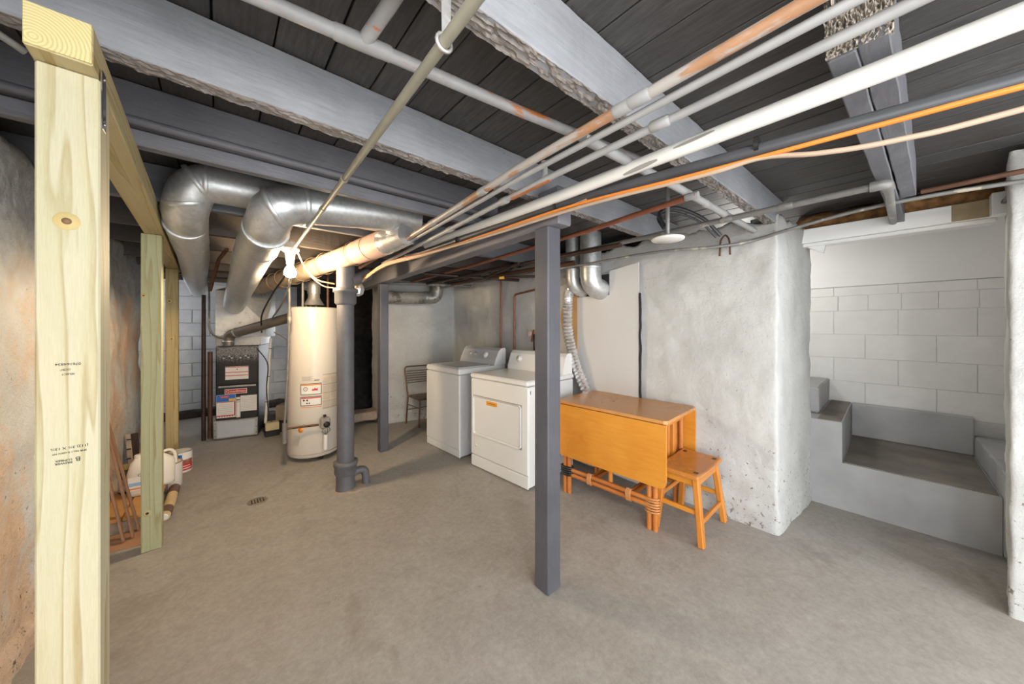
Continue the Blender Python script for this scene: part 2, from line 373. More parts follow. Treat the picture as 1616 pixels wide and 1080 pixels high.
def wallstrip(path, z0, ztop, thick, res=.04, amp=.012, fscale=3.0, seed=0, ledge=None, corner=0):
    """rough rendered wall swept along a floor path; face to the left of travel, ragged top"""
    P = rounded([(p[0], p[1], 0) for p in path], corner, 4) if corner else [Vector((p[0], p[1], 0)) for p in path]
    pts = []
    for a, b in zip(P[:-1], P[1:]):
        n = max(1, int((b - a).length / res))
        pts += [lerp(a, b, i / n) for i in range(n)]
    pts.append(P[-1]); N = len(pts); nz = int(2.2 / res); m = M(); vs = []
    nor = []
    for i in range(N):
        t = (pts[min(i + 1, N - 1)] - pts[max(i - 1, 0)]).normalized(); nor.append(Vector((-t.y, t.x, 0)))
    s = 0
    for i in range(N):
        if i: s += (pts[i] - pts[i - 1]).length
        zt = ztop(s, pts[i])
        for j in range(nz + 1):
            z = z0 + (zt - z0) * j / nz
            q = Vector((pts[i].x, pts[i].y, z)) * fscale + Vector((seed * 11, 0, 0))
            d = noise.fractal(q, .9, 2.1, 5) * amp
            if ledge and z < ledge[0]: d += ledge[1]
            vs.append(pts[i] + nor[i] * d + Vector((0, 0, z)))
        vs.append(pts[i] - nor[i] * thick + Vector((0, 0, zt))); vs.append(pts[i] - nor[i] * thick + Vector((0, 0, z0)))
    r = nz + 3; fs = []
    for i in range(N - 1):
        for j in range(r - 1): fs.append((i * r + j, (i + 1) * r + j, (i + 1) * r + j + 1, i * r + j + 1))
    m.add(vs, fs, True)
    m.add([vs[j] for j in range(r)], [tuple(range(r))]); m.add([vs[(N - 1) * r + j] for j in range(r)], [tuple(range(r))[::-1]])
    return m
def rag(base, amp, sc=9): return lambda s, p: base + noise.noise(Vector((s * sc, 3.3, base * 7))) * amp + noise.noise(Vector((s * sc * 4, 1, 0))) * amp * .4
struct('wall_right', wallstrip([(3.5, .40), (2.75, .475), (2.745, 4.46), (1.72, 4.68), (1.72, 5.1)], 0, rag(2.1, .05), .16, .025, .011, 5.0, 1, (.16, .012), .02), PLW)
struct('wall_pillar', wallstrip([(2.80, -1.68), (2.80, -.385), (3.5, -.47)], 0, rag(2.2, .02), .16, .03, .011, 5.0, 2, None, .02), PLW)
def ltop(s, p): return 2.1 + .05 * noise.noise(Vector((p.y * 3, 0, 0)))
struct('wall_left', wallstrip([(-.70, 5.5), (-.63, 5.35), (-.63, 2.6), (-.60, 1.4), (-.62, .35)], 0, ltop, .3, .03, .032, 2.4, 4, (.1, .03)), PLL)
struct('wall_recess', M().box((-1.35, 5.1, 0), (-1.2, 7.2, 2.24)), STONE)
struct('wall_void_light_stop', M().box((2.3, 4.9, 0), (2.45, 6.2, 2.238)), STONE)  # unseen boxes from here to the block wall, added against world light leaks
struct('wall_recess_light_stop', M().box((-1.35, 5.1, 0), (-1.02, 5.24, 2.238)), STONE)
struct('wall_left_light_stop', M().box((-1.05, .35, 0), (-.96, 5.4, 2.238)), STONE)
struct('wall_right_light_stop', M().box((2.96, 1.5, 0), (3.05, 4.9, 2.238)), STONE)
struct('wall_pillar_light_stop', M().box((2.98, -1.7, 0), (3.10, -.66, 2.238)), STONE)
struct('wall_void_front_light_stop', M().box((1.9, 4.86, 0), (2.96, 4.9, 2.238)), STONE)
# block wall at the back
wb = struct('wall_back', M().box((-1.3, 7.02, 0), (1.25, 7.15, 2.24)), MORT)
for r in range(11):
    xx = -1.3 - (.2 if r % 2 else 0)
    while xx < 1.24:
        a, b = max(xx + .005, -1.3), min(xx + .395, 1.25)
        if b - a > .03: obj('block', M().box((a, 7.0 + random.uniform(-.004, .004), r * .203 + .005), (b, 7.03, r * .203 + .198), .004), BLKB, wb)
        xx += .4
struct('trim_footing', M().beam((-1.2, 6.93, .055), (1.2, 6.93, .055), .15, .11, .02, 24, .02), DIRT)
# dark unlit void beyond the heater
def rubble():
    m = M(); vs = []; nx, ny = 26, 40
    for j in range(ny + 1):
        for i in range(nx + 1):
            X = 1.0 + 1.3 * i / nx; t = j / ny; Yy = 5.15 + .9 * t; Z = 1.9 * max(0, t - .12) + .03
            q = Vector((X * 6, Yy * 6, Z * 6)); d = noise.fractal(q, .8, 2, 4) * .07
            vs.append((X, Yy + d, max(0.005, Z + d)))
    fs = [(j * (nx + 1) + i, j * (nx + 1) + i + 1, (j + 1) * (nx + 1) + i + 1, (j + 1) * (nx + 1) + i) for j in range(ny) for i in range(nx)]
    m.add(vs, fs); return m
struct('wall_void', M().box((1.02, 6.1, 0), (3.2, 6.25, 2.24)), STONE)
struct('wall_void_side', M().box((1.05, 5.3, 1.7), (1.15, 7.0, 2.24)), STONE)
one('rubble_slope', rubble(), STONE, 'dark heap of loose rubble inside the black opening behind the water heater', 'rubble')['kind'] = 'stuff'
one('stone_slab', M().beam((1.42, 5.0, .1), (1.72, 4.86, .12), .3, .12, .02, 4, .02, 3), CONC, 'pale broken stone lying at the foot of the black opening', 'stone')

# stair alcove
ws = struct('wall_stair', M().box((4.509, -.75, 0), (4.66, 1.4, 1.752)), MORT)
zs = [.62, .845, 1.07, 1.295, 1.52, 1.665, 1.748]
for r in range(6):
    z0, z1 = zs[r], zs[r + 1]; L = .41; off = (.21 if r % 2 else .0) - .75 + .06
    yy = off - .41
    while yy < 1.4:
        a, b = max(yy + .0025, -.75), min(yy + (L if r != 4 else random.choice([.2, .2, .41])) - .0025, 1.4)
        if b - a > .03: obj('block', M().box((4.505 + random.uniform(-.002, .002), a, z0 + .002), (4.53, b, z1 - .002), .002), BLKW, ws)
        yy = b + .0025
struct('wall_stair_upper', M().box((4.495, -.75, 1.754), (4.66, 1.4, 2.238)), plain('smooth_panel_paint', srgb(222, 221, 219), .6, 0, .03, 2))
struct('wall_stair_side', M().box((3.5, -.75, 0), (4.66, -.62, 2.238)), BLKW)
struct('wall_stair_end', M().box((2.95, 1.4, 0), (4.66, 1.5, 2.238)), BLKW)
st = thing('concrete_stairs', (3.9, .2, 0), 'grey painted concrete steps and landing climbing behind the white wall', 'stairs')
obj('lower_flight', M().prism([(3.5, y, z) for y, z in ((-.46, 0), (1.2, 0), (1.2, .65), (.22, .65), (.22, .35), (-.46, .35))], (1.0, 0, 0)), STEP, st)
TRD = plain('dirty_tread', srgb(118, 112, 104), .8, 0, .25, 4, .3)
obj('tread', M().beam((3.515, -.12, .3515), (4.44, -.12, .3515), .66, .006, .001, 12, .002, 7), TRD, st)
obj('tread', M().beam((3.515, .292, .6515), (4.49, .292, .6515), .13, .006, .001, 12, .002, 8), TRD, st)
obj('step', M().beam((3.72, .785, .76), (4.50, .785, .76), .83, .21, .012, 12, .008, 3), STEP, st)
obj('back_riser', M().box((4.44, -.46, .352), (4.502, .219, .655), .008), STEP, st)
obj('side_curb', M().beam((3.45, -.54, .255), (4.5, -.54, .255), .155, .51, .012, 12, .012, 4), STEP, st)
# white lintel over the opening with moulding, support block
li = thing('lintel', (3.4, 0, 2.0), 'white painted timber lintel over the stair opening', 'lintel')
obj('face_board', M().box((3.31, -.42, 2.0), (3.36, .43, 2.105), .003), plain('lintel_paint', srgb(232, 231, 228), .45, 0, .03, 3), li)
obj('stop_strip', M().box((3.33, -.42, 1.975), (3.41, .43, 1.999), .004), ENAM, li)
obj('soffit_board', M().box((3.411, -.42, 1.985), (3.50, .42, 2.0), .003), ENAM, li)
obj('unpainted_end', M().box((3.306, -.42, 2.003), (3.3095, -.26, 2.102)), plain('brown_undercoat', srgb(150, 132, 100), .6, 0, .15, 14), li)
obj('support_block', M().prism([(3.36, .40, 1.975), (3.36, .30, 1.975), (3.36, .31, 1.92)], (.05, 0, 0)), ENAM, li)
def lump(x0, x1, y0, y1, z0, z1, n=30):
    m = M(); vs = []; ring = 12
    for i in range(n + 1):
        yy = y0 + (y1 - y0) * i / n
        for j in range(ring):
            a = 2 * PI * j / ring; X = (x0 + x1) / 2 + (x1 - x0) / 2 * math.cos(a); Z = (z0 + z1) / 2 + (z1 - z0) / 2 * math.sin(a)
            d = noise.noise_vector(Vector((X * 14, yy * 14, Z * 14))) * .03; vs.append(Vector((X, yy, Z)) + d)
    fs = [(i * ring + j, i * ring + (j + 1) % ring, (i + 1) * ring + (j + 1) % ring, (i + 1) * ring + j) for i in range(n) for j in range(ring)]
    return m.add(vs, fs, True)
one('insulation_batt', lump(3.36, 3.6, .45, -.5, 2.10, 2.235), INSUL, 'brown fibrous insulation stuffed above the white lintel', 'insulation')

# ---------------------------------------------------------------- joists, girder, posts
def rough_sheet(P, nx, ny, du, dv, nrm, amp, fu, fv, seed, dep=.04):
    m = M(); vs = []; P = Vector(P); du = Vector(du); dv = Vector(dv); nrm = Vector(nrm)
    for i in range(nx + 1):
        for j in range(ny + 1):
            a, b = i / nx, j / ny; h = noise.fractal(Vector((a * fu + seed, b * fv, seed)), .7, 2.2, 5) * amp + amp * .5 * (random.random() - .5)
            vs.append(P + du * a + dv * b + nrm * h)
    nn = len(vs); vs += [P - nrm * dep, P + du - nrm * dep, P + du + dv - nrm * dep, P + dv - nrm * dep]
    fs = [(i * (ny + 1) + j, (i + 1) * (ny + 1) + j, (i + 1) * (ny + 1) + j + 1, i * (ny + 1) + j + 1) for i in range(nx) for j in range(ny)]
    e = lambda i, j: i * (ny + 1) + j
    fs += [tuple(e(i, 0) for i in range(nx + 1)) + (nn + 1, nn), tuple(e(i, ny) for i in range(nx, -1, -1)) + (nn + 3, nn + 2), tuple(e(0, j) for j in range(ny, -1, -1)) + (nn, nn + 3), tuple(e(nx, j) for j in range(ny + 1)) + (nn + 2, nn + 1), (nn, nn + 1, nn + 2, nn + 3)]
    return m.add(vs, fs)
RAWD = mk_paintwood('rough_sawn_underside', srgb(84, 76, 70), srgb(150, 142, 136), 'x', .9, 1.0, False)
def joist(y0, y1, zb=2.05, x0=-.95, x1=2.95, w=.045, mat=JOI, label='', jit=.002, seed=0, rough=False):
    n = 150; zt = 2.237; bm_ = M().beam((x0, y0, (zb + zt) / 2), (x1, y1, (zb + zt) / 2), w, zt - zb, .003, n, jit, seed)
    if not rough: return one('ceiling_joist', bm_, mat, label, 'joist', 'ceiling joists')
    t = thing('ceiling_joist', ((x0 + x1) / 2, (y0 + y1) / 2, zb), label, 'joist', 'ceiling joists'); obj('timber', bm_, mat, t)
    obj('rough_underside', rough_sheet((x0, y0 - w / 2 + .003, zb - .002), 420, 8, (x1 - x0, y1 - y0, 0), (0, w - .006, 0), (0, 0, -1), .007, 70, 5, seed, .003), RAWD, t)
    return t
joist(1.31, 1.21, 2.056, w=.06, label='grey ceiling joist resting across the near end of the new lumber header', jit=.0015, seed=1, rough=True)
joist(.665, .505, 2.059, w=.06, label='grey ceiling joist crossing above the white drain pipe, next to the split joist', jit=.0015, seed=2, rough=True)
back = [(2.58, 2.04, 'between the two galvanized duct elbows and the warm bulb'), (3.16, 2.02, 'directly above the warm glowing bulb'), (3.78, 2.02, 'just behind the warm glowing bulb'), (4.4, 2.0, 'above the white wall behind the metal chair'), (5.0, 2.0, 'in front of the furnace plenum'), (5.62, 2.0, 'above the furnace plenum'), (6.3, 2.0, 'farthest back by the block wall')]
for i, (yy, zb, d) in enumerate(back): joist(yy + .03, yy - .04, zb, x1=2.72 if yy < 4.6 else 1.7, mat=JOD if yy < 3 else JOB, label=('dark grey ceiling joist ' if yy < 3 else 'dark brown ceiling joist ') + d, seed=5 + i)
# boxed pair: upper rounded joist with a lower plank under it
bj = thing('boxed_joist', (1, 1.78, 2.03), 'smooth grey boxed joist with a rounded lip and lower plank, above the ducts', 'joist', 'ceiling joists')
obj('upper_beam', M().beam((-.95, 1.80, 2.165), (1.40, 1.745, 2.165), .05, .145, .006, 20, .002, 3), JOD, bj)
obj('rounded_lip', M().tube([(-.95, 1.785, 2.105), (1.32, 1.73, 2.105)], .016, 12), JOD, bj)
obj('lower_plank', M().beam((-.95, 1.83, 2.058), (1.45, 1.775, 2.058), .045, .058, .004, 12, .002, 4), JOD, bj)
# doubled, rotted joist on the right
dj = thing('split_joist', (2, 0, 2.05), 'doubled dark joist with a rotted splintered end above the white pipe', 'joist', 'ceiling joists')
obj('left_plank', M().beam((1.17, .075, 2.143), (3.34, -.055, 2.143), .052, .186, .003, 30, .003, 11), JOD, dj)
obj('right_plank', M().beam((1.16, .021, 2.146), (2.72, -.077, 2.146), .054, .18, .003, 30, .003, 12), JOD, dj)
obj('hacked_tail', rough_sheet((.30, -.025, 2.16), 60, 40, (.86, -.0, .0), (0, .125, 0), (0, 0, -1), .035, 5, 26, 2), RAW, dj)
obj('rotted_face', rough_sheet((1.165, -.012, 2.055), 40, 36, (0, .115, 0), (-.05, 0, .12), (-.9, 0, -.35), .022, 22, 12, 5), RAW, dj)
m = M()
for i in range(110):
    yy = random.uniform(-.01, .10); X = 1.165 - random.random() * .05; z = 2.06 + (1.165 - X) * 1.6 + random.uniform(0, .02)
    m.tube([(X + .02, yy, z), (X - random.uniform(.008, .03), yy + random.uniform(-.006, .006), z + random.uniform(-.012, .006))], [.003, .0006], 4, True, False)
so = obj('splinters', m, RAW, dj); so['kind'] = 'stuff'
# girder + posts
gd = one('girder', M().beam((1.315, 1.08, 1.985), (1.385, 4.45, 1.93), .1, .19, .006, 40, .003, 21), GIR, 'grey painted girder running from the near post to the back post', 'girder')
one('support_post', M().box((1.25, 1.135, 0), (1.348, 1.235, 1.889), .006), PST, 'tall grey square post in front of the dryer', 'post')
one('support_post', M().box((1.315, 3.64, 0), (1.405, 3.73, 1.838), .005), PST, 'grey square post beside the black opening and folding chair', 'post')
# new lumber frame
hd = thing('lumber_header', (-.25, 1.14, 1.94), 'new yellow lumber header beam on the left lumber posts', 'beam')
obj('timber', M().beam((-.249, 1.142, 1.985), (-.345, 4.95, 1.985), .089, .089, .003), LUY, hd)
obj('cut_end', M().box((-.2925, 1.1385, 1.943), (-.2055, 1.1435, 2.027), .001), LEND, hd)
def knot(parent, c, nrm, r, mat1, mat2):
    k_ = obj('knot', M().lathe([(r * 1.6, 0), (r * 1.55, .0006), (.0001, .0008)], c, 20, True, nrm), mat1, parent)
    obj('knot_core', M().lathe([(r * .62, 0), (r * .6, .0016), (.0001, .0018)], c, 14, True, nrm), mat2, k_)
KN1 = mk_varnish('knot_halo', srgb(192, 176, 122), srgb(174, 150, 96), 'z', .6); KN2 = plain('knot_core', srgb(112, 84, 54), .6, 0, .3, 60)
def lpost(x, y, wx, wy, z1, mat, label):
    t = thing('lumber_post', (x + wx / 2, y + wy / 2, 0), label, 'post', 'new lumber posts')
    obj('timber', M().box((x, y, 0), (x + wx, y + wy, z1), .003), mat, t); return t
p1 = lpost(-.291, 1.19, .0885, .089, 1.939, LUZ, 'nearest pale lumber post with printed grade stamps, at the left edge')
p2 = lpost(-.352, 2.98, .0885, .089, 1.939, LUG, 'greenish lumber post with a dark knot near its foot, beside the jugs')
p3 = lpost(-.388, 4.65, .0885, .089, 1.939, LUW, 'farthest orange-toned lumber post behind the paint cans')
knot(p1, (-.249, 1.1895, 1.605), (0, -1, 0), .012, KN1, KN2)
knot(p2, (-.325, 2.9795, .235), (0, -1, 0), .012, KN1, BLACK); knot(p2, (-.34, 2.9795, 1.56), (0, -1, 0), .008, KN1, KN2)
knot(p3, (-.345, 4.6495, 1.25), (0, -1, 0), .012, KN1, KN2); knot(p3, (-.36, 4.6495, 1.62), (0, -1, 0), .012, KN1, KN2)
FY = 1.1893
for body, z, sz, dx in (('076164834', 1.292, .0078, .0), ('SELECT', 1.270, .0055, .0), ('\u2302CBT', 1.280, .0055, -.004), ('(112) 3\u00bd X 13\u00bd', 1.1085, .0075, .002), ('SPIB No.1 S-GRN HT', 1.098, .0053, .002)):
    text('grade_stamp', body, sz, (-.247 + dx, FY, z), (-1, 0, 0), (0, 0, -1), INK, p1)
text('mill_stamp', 'BREWER\nLUMBER', .0062, (-.253, FY, 1.079), (-1, 0, .04), (0, 0, -1), INK, p1)
text('mill_logo', 'B', .0135, (-.2335, FY, 1.081), (-1, 0, .04), (0, 0, -1), INK, p1)
np = thing('nail_plate', (-.2, 1.22, 1.83), 'small steel tie plate fixed at the joint of the near lumber post', 'bracket')
obj('plate', M().box((-.2035, 1.196, 1.83), (-.1995, 1.226, 1.965), .001), CHRM, np)
for z in (1.845, 1.95): obj('nail', M().lathe([(.004, 0), (.003, .002)], (-.1995, 1.211, z), 8, True, (1, 0, 0)), CHRM, np)

# ---------------------------------------------------------------- ducts
def bands(parent, path_pts, r, mat, w=.012):
    for (p, d) in path_pts:
        d = Vector(d).normalized(); p = Vector(p)
        obj('seam_band', M().tube([p - d * w, p - d * w * .4, p + d * w * .4, p + d * w], [r + .001, r + .005, r + .005, r + .001], 24), mat, parent)
def gored(pts, rad, n): return rounded(pts, rad, n)
d1 = thing('round_duct', (-.15, 3.5, 1.8), 'galvanized round duct with a tall elbow beside the lumber header', 'duct', 'galvanized supply ducts')
e1 = gored([(.95, 2.39, 2.145), (-.09, 2.41, 2.14), (-.135, 2.47, 2.0), (-.145, 3.0, 1.97)], .15, 6)
obj('elbow_run', M().tube(e1, .096, 28, True), GAL, d1)
obj('long_run', M().tube([(-.145, 2.75, 1.98), (-.15, 3.7, 1.945), (-.19, 5.0, 1.9), (-.2, 6.2, 1.865)], [.098, .098, .096, .096], 28, True), GAL, d1)
bands(d1, [((-.05, 2.41, 2.138), (1, -.02, .01)), ((-.145, 2.72, 1.98), (0, 1, -.03)), ((-.147, 3.15, 1.965), (0, 1, -.03)), ((-.125, 2.45, 2.04), (.3, .5, -1)), ((-.085, 2.415, 2.125), (.8, -.1, .5))], .096, GAL)
d2 = thing('round_duct', (.2, 3.5, 1.7), 'galvanized round duct running down to the furnace plenum, nearest the bulb', 'duct', 'galvanized supply ducts')
obj('ceiling_run', M().tube(rounded([(1.05, 2.22, 2.13), (.75, 2.215, 2.115), (.34, 2.19, 2.06), (.225, 2.17, 2.01), (.205, 2.26, 1.945), (.195, 2.62, 1.905)], .1, 6), .106, 28), GAL, d2)
obj('long_run', M().tube([(.205, 2.34, 1.93), (.18, 2.95, 1.877), (.14, 5.2, 1.627)], [.112, .111, .102], 28), GAL, d2)
bands(d2, [((.36, 2.19, 2.063), (1, .05, .14)), ((.23, 2.175, 2.01), (.8, -.4, .4)), ((.205, 2.36, 1.93), (0, 1, -.09)), ((.193, 2.7, 1.9), (0, 1, -.09))], .111, GAL)
d3 = thing('insulated_duct', (.6, 3.5, 1.8), 'insulation-wrapped duct with pink tape just behind the glowing bulb', 'duct')
A, B = Vector((.93, 2.22, 1.985)), Vector((.36, 4.95, 1.835))
obj('wrapped_run', M().tube([lerp(A, B, i / 40) for i in range(4, 41)], [.082 + .006 * noise.noise(Vector((i * 1.7, 0, 0))) for i in range(4, 41)], 20), WRAP, d3)
obj('tape_wrap', M().tube([lerp(A, B, t) for t in (.06, .1, .16, .2)], [.088, .09, .09, .088], 20), PINK, d3)
obj('foil_end', M().tube([lerp(A, B, -.03), lerp(A, B, .06)], [.07, .087], 20), FOIL, d3)
for i in range(9):
    t = .13 + i * .085; c = lerp(A, B, t); dd = (B - A).normalized()
    ring = [c + (dd.cross(Vector((0, 0, 1))).normalized() * math.cos(a) + Vector((0, 0, 1)) * math.sin(a)) * .092 + dd * .012 * math.sin(a + i) for a in [2 * PI * q / 16 for q in range(17)]]
    obj('binding_wire', M().tube(ring, .0022, 5, False), TANC, d3)
d4 = thing('wrapped_duct', (2.2, 4.4, 1.75), 'foil-wrapped duct along the top of the white wall behind the chair', 'duct')
obj('run', M().tube(spline([(1.62, 4.50, 1.77), (1.95, 4.44, 1.77), (2.22, 4.36, 1.78)], 6), .085, 20), mk_pipe('sooty_wrap', srgb(150, 146, 138), srgb(96, 92, 86), .5, (3, 3, 3), .6), d4)
obj('foil_elbow', M().tube(rounded([(2.2, 4.36, 1.78), (2.36, 4.32, 1.785), (2.38, 4.3, 2.03)], .14, 8), .088, 20), mk_pipe('crumpled_foil', srgb(176, 172, 162), srgb(130, 126, 118), .5, (6, 6, 6), .4, .5), d4)
for i, (yy, r, zz, lab) in enumerate(((1.82, .096, 1.73, 'larger galvanized duct elbow entering the wall above the panel'), (2.03, .066, 1.735, 'smaller galvanized duct elbow above the foil dryer hose'))):
    t = thing('duct_elbow', (2.6, yy, zz), lab, 'duct', 'wall duct elbows')
    obj('bend', M().tube(rounded([(2.585, yy, 2.235), (2.59, yy, zz + .02), (2.76, yy - .03, zz - .02)], .15, 5), r, 20), GAL, t)
    bands(t, [((2.587, yy, zz + .19), (0, 0, 1))], r, GAL)

# ---------------------------------------------------------------- furnace
FP = Vector((-.03, 5.36, 0)); FA = -math.atan2(.10, .40)
FX = Matrix.Translation(FP) @ Matrix.Rotation(FA, 4, 'Z')
def fb(a, b, bev=.002): return M().box(a, b, bev).xf(FX)
def fpt(x, y, z): return FX @ Vector((x, y, z))
fr = FX.to_3x3() @ Vector((1, 0, 0))
fu = thing('furnace', tuple(fpt(.21, .35, 0)), 'black upright gas furnace with paper labels standing by the block wall', 'furnace')
obj('cabinet', fb((0, .01, .02), (.42, .7, 1.13), .005), FURN, fu)
up = obj('upper_door', fb((.012, -.005, .66), (.408, .01, 1.12), .004), FURN, fu)
for gx in (.07, .23):
    for i in range(2):
        for j in range(5): obj('louvre', fb((gx + j * .026, -.007, .98 + i * .022), (gx + j * .026 + .02, -.004, .989 + i * .022), .0005), DARK if (j + i) % 3 else PAPER, up)
dd_ = obj('lower_door', fb((.012, -.005, .235), (.408, .01, .655), .004), FURN, fu)
obj('door_handle_strip', fb((.03, -.010, .625), (.395, -.004, .648), .003), GALD, dd_)
ft = obj('return_panel', fb((-.012, -.022, .012), (.415, .008, .232), .004), GALD, fu)
obj('panel_sheet', fb((.022, -.026, .028), (.385, -.021, .215), .002), plain('bright_zinc', srgb(206, 212, 218), .3, .3, .04), ft)
for sx in (.005, .40):
    for z in (.05, .12, .2): obj('screw', M().lathe([(.005, 0), (.004, .004)], fpt(sx, -.022, z), 8, True, FX.to_3x3() @ Vector((0, -1, 0))), BLACK, ft)
def sticker(parent, x0, x1, z0, z1, mat, dep=.0072, name='paper_label'): return obj(name, fb((x0, -dep, z0), (x1, -.0045, z1), .0003), mat, parent)
s1 = sticker(up, .095, .32, .72, .88, PAPER)
for z in (.868, .805, .765): sticker(s1, .097, .318, z, z + .008, RED, .0082, 'printed_line')
text('warning_mark', '\u25b2', .02, fpt(.21, -.0082, .845), fr, (0, 0, 1), INK, s1)
b0 = sticker(dd_, .09, .305, .545, .605, PAPER, .0086, 'badge'); sticker(b0, .096, .299, .551, .599, RED, .0094, 'badge_field')
text('badge_lettering', 'Goodman', .047, fpt(.198, -.0098, .576), fr, (0, 0, 1), PAPER, b0)
g1 = sticker(dd_, .012, .195, .26, .54, PAPER, .008, 'energy_guide'); sticker(g1, .014, .193, .455, .538, BLUE, .0088, 'blue_header'); sticker(g1, .13, .193, .46, .49, YEL, .0093, 'yellow_flash')
sticker(g1, .05, .13, .50, .527, RED, .0096, 'red_badge'); sticker(g1, .18, .192, .275, .452, RED, .0093, 'red_edge'); sticker(g1, .014, .18, .272, .292, RED, .0093, 'red_foot'); sticker(g1, .016, .178, .445, .452, RED, .0093, 'red_rule')
text('badge_lettering', 'Goodman', .018, fpt(.09, -.010, .514), fr, (0, 0, 1), PAPER, g1)
for i in range(7): obj('scallop', M().lathe([(.008, 0), (.006, .0012)], fpt(.027 + i * .025, -.0092, .275), 10, True, FX.to_3x3() @ Vector((0, -1, 0))), PAPER, g1)
for i in range(6): sticker(g1, .025, .165, .31 + i * .022, .313 + i * .022, PRT, .0088, 'printed_line')
w1 = sticker(dd_, .20, .24, .25, .50, PAPER, .0076, 'wiring_label'); sticker(w1, .202, .238, .46, .472, INK, .0084, 'printed_line'); sticker(w1, .202, .238, .435, .442, plain('green_print', srgb(150, 180, 90), .6), .0084, 'printed_line')
w2 = sticker(dd_, .242, .404, .32, .515, PAPER, .0076, 'wiring_label')
for i in range(8): sticker(w2, .252, .395, .34 + i * .02, .342 + i * .02, PRT, .0084, 'printed_line')
pl = thing('furnace_plenum', tuple(fpt(.2, .3, 1.14)), 'bare sheet-metal plenum box lit white on top of the furnace', 'plenum')
obj('coil_cabinet', fb((.0, .015, 1.135), (.44, .68, 1.235), .004), GALD, pl)
m = M(); W, D_, z0, zt, zc = .50, .66, 1.236, 1.93, 1.40
vs_ = [(0, 0, z0), (W, 0, z0), (W, 0, zc), (.14, 0, zt - .12), (0, 0, zt - .12), (0, D_, z0), (W, D_, z0), (W, D_, zt), (0, D_, zt)]
m.add(vs_, [(0, 1, 2, 3, 4), (2, 7, 3), (3, 7, 8, 4), (1, 6, 7, 2), (0, 4, 8, 5), (5, 8, 7, 6), (0, 5, 6, 1)]).xf(FX)
PLEN = mk_pipe('patched_plenum_sheet', srgb(246, 245, 242), srgb(120, 112, 100), .64, (6, 6, 6), .4, 0)
obj('plenum_box', m, PLEN, pl)
obj('edge_rail', M().beam(fpt(0, -.005, z0), fpt(W, -.005, z0), .012, .018).add([], []), GALD, pl)
m = M().tube(rounded([fpt(-.05, -.03, 1.90), fpt(-.05, -.03, 1.34), fpt(.0, -.03, 1.25), fpt(.12, -.05, 1.22)], .12, 6), .011, 8)
one('flexible_conduit', m, GSTEEL, 'grey flexible conduit curling down the left side of the plenum', 'conduit')
fl = thing('flue_pipe', tuple(fpt(.16, -.02, 1.14)), 'grey flue pipe rising from the furnace towards the water heater', 'pipe')
obj('run', M().tube(rounded([fpt(.14, -.06, 1.14), fpt(.14, -.06, 1.27), (.62, 4.62, 1.475), (.85, 4.45, 1.55)], .09, 6), .055, 20), plain('dull_flue', srgb(120, 112, 102), .5, .4, .1), fl)
bands(fl, [(fpt(.14, -.06, 1.19), (0, 0, 1)), (lerp(fpt(.14, -.06, 1.27), (.62, 4.62, 1.475), .14), Vector((.62, 4.62, 1.475)) - fpt(.14, -.06, 1.27))], .056, GALD)
pv = thing('condensate_line', (.48, 5.2, 0), 'white plastic drain pipe dropping beside the furnace', 'pipe')
obj('pipe', M().tube([(.50, 5.22, 1.22), (.44, 5.16, .16)], .015, 12), WPVC, pv)
for t in (.12, .45, .75): obj('cable_tie', M().tube([lerp((.50, 5.22, 1.22), (.44, 5.16, .16), t), lerp((.50, 5.22, 1.22), (.44, 5.16, .16), t + .008)], .018, 10), BLACK, pv)
cp = thing('condensate_pump', (.5, 5.1, 0), 'small cream condensate pump box on the floor beside the furnace', 'pump')
obj('tank', M().box((.43, 5.08, 0), (.58, 5.2, .07), .005), BLACK, cp); obj('cover', M().box((.435, 5.085, .0705), (.575, 5.195, .17), .006), plain('cream_plastic', srgb(206, 190, 150), .5), cp)
one('thermostat_wire', M().tube(spline([(.36, 5.22, 1.1), (.46, 5.14, .9), (.45, 5.15, .6), (.47, 5.16, .3), (.5, 5.12, .171)], 8), .006, 6), BLACK, 'thin black wire hanging beside the white condensate pipe', 'wire')
one('iron_pipe', M().tube([(-.135, 5.44, 0), (-.135, 5.44, 1.75)], .021, 12), IRON, 'tall dark iron pipe standing left of the furnace', 'pipe', 'iron pipes by the furnace')
one('iron_pipe', M().tube([(-.078, 5.5, 0), (-.078, 5.5, 1.06)], .024, 12), RUST, 'short rusty iron pipe right against the furnace side', 'pipe', 'iron pipes by the furnace')
one('concrete_block', M().beam((.62, 5.5, .1), (.86, 5.35, .1), .2, .2, .008, 2, .004, 1).xf(Matrix.Translation((0, 0, .11))), CONC, 'tan concrete block on a dark ledge left of the water heater', 'block')
one('stone_ledge', M().beam((.45, 6.1, .055), (.75, 5.25, .055), .35, .11, .01, 8, .02, 2), DIRT, 'dark rough ledge carrying the tan concrete block', 'ledge')

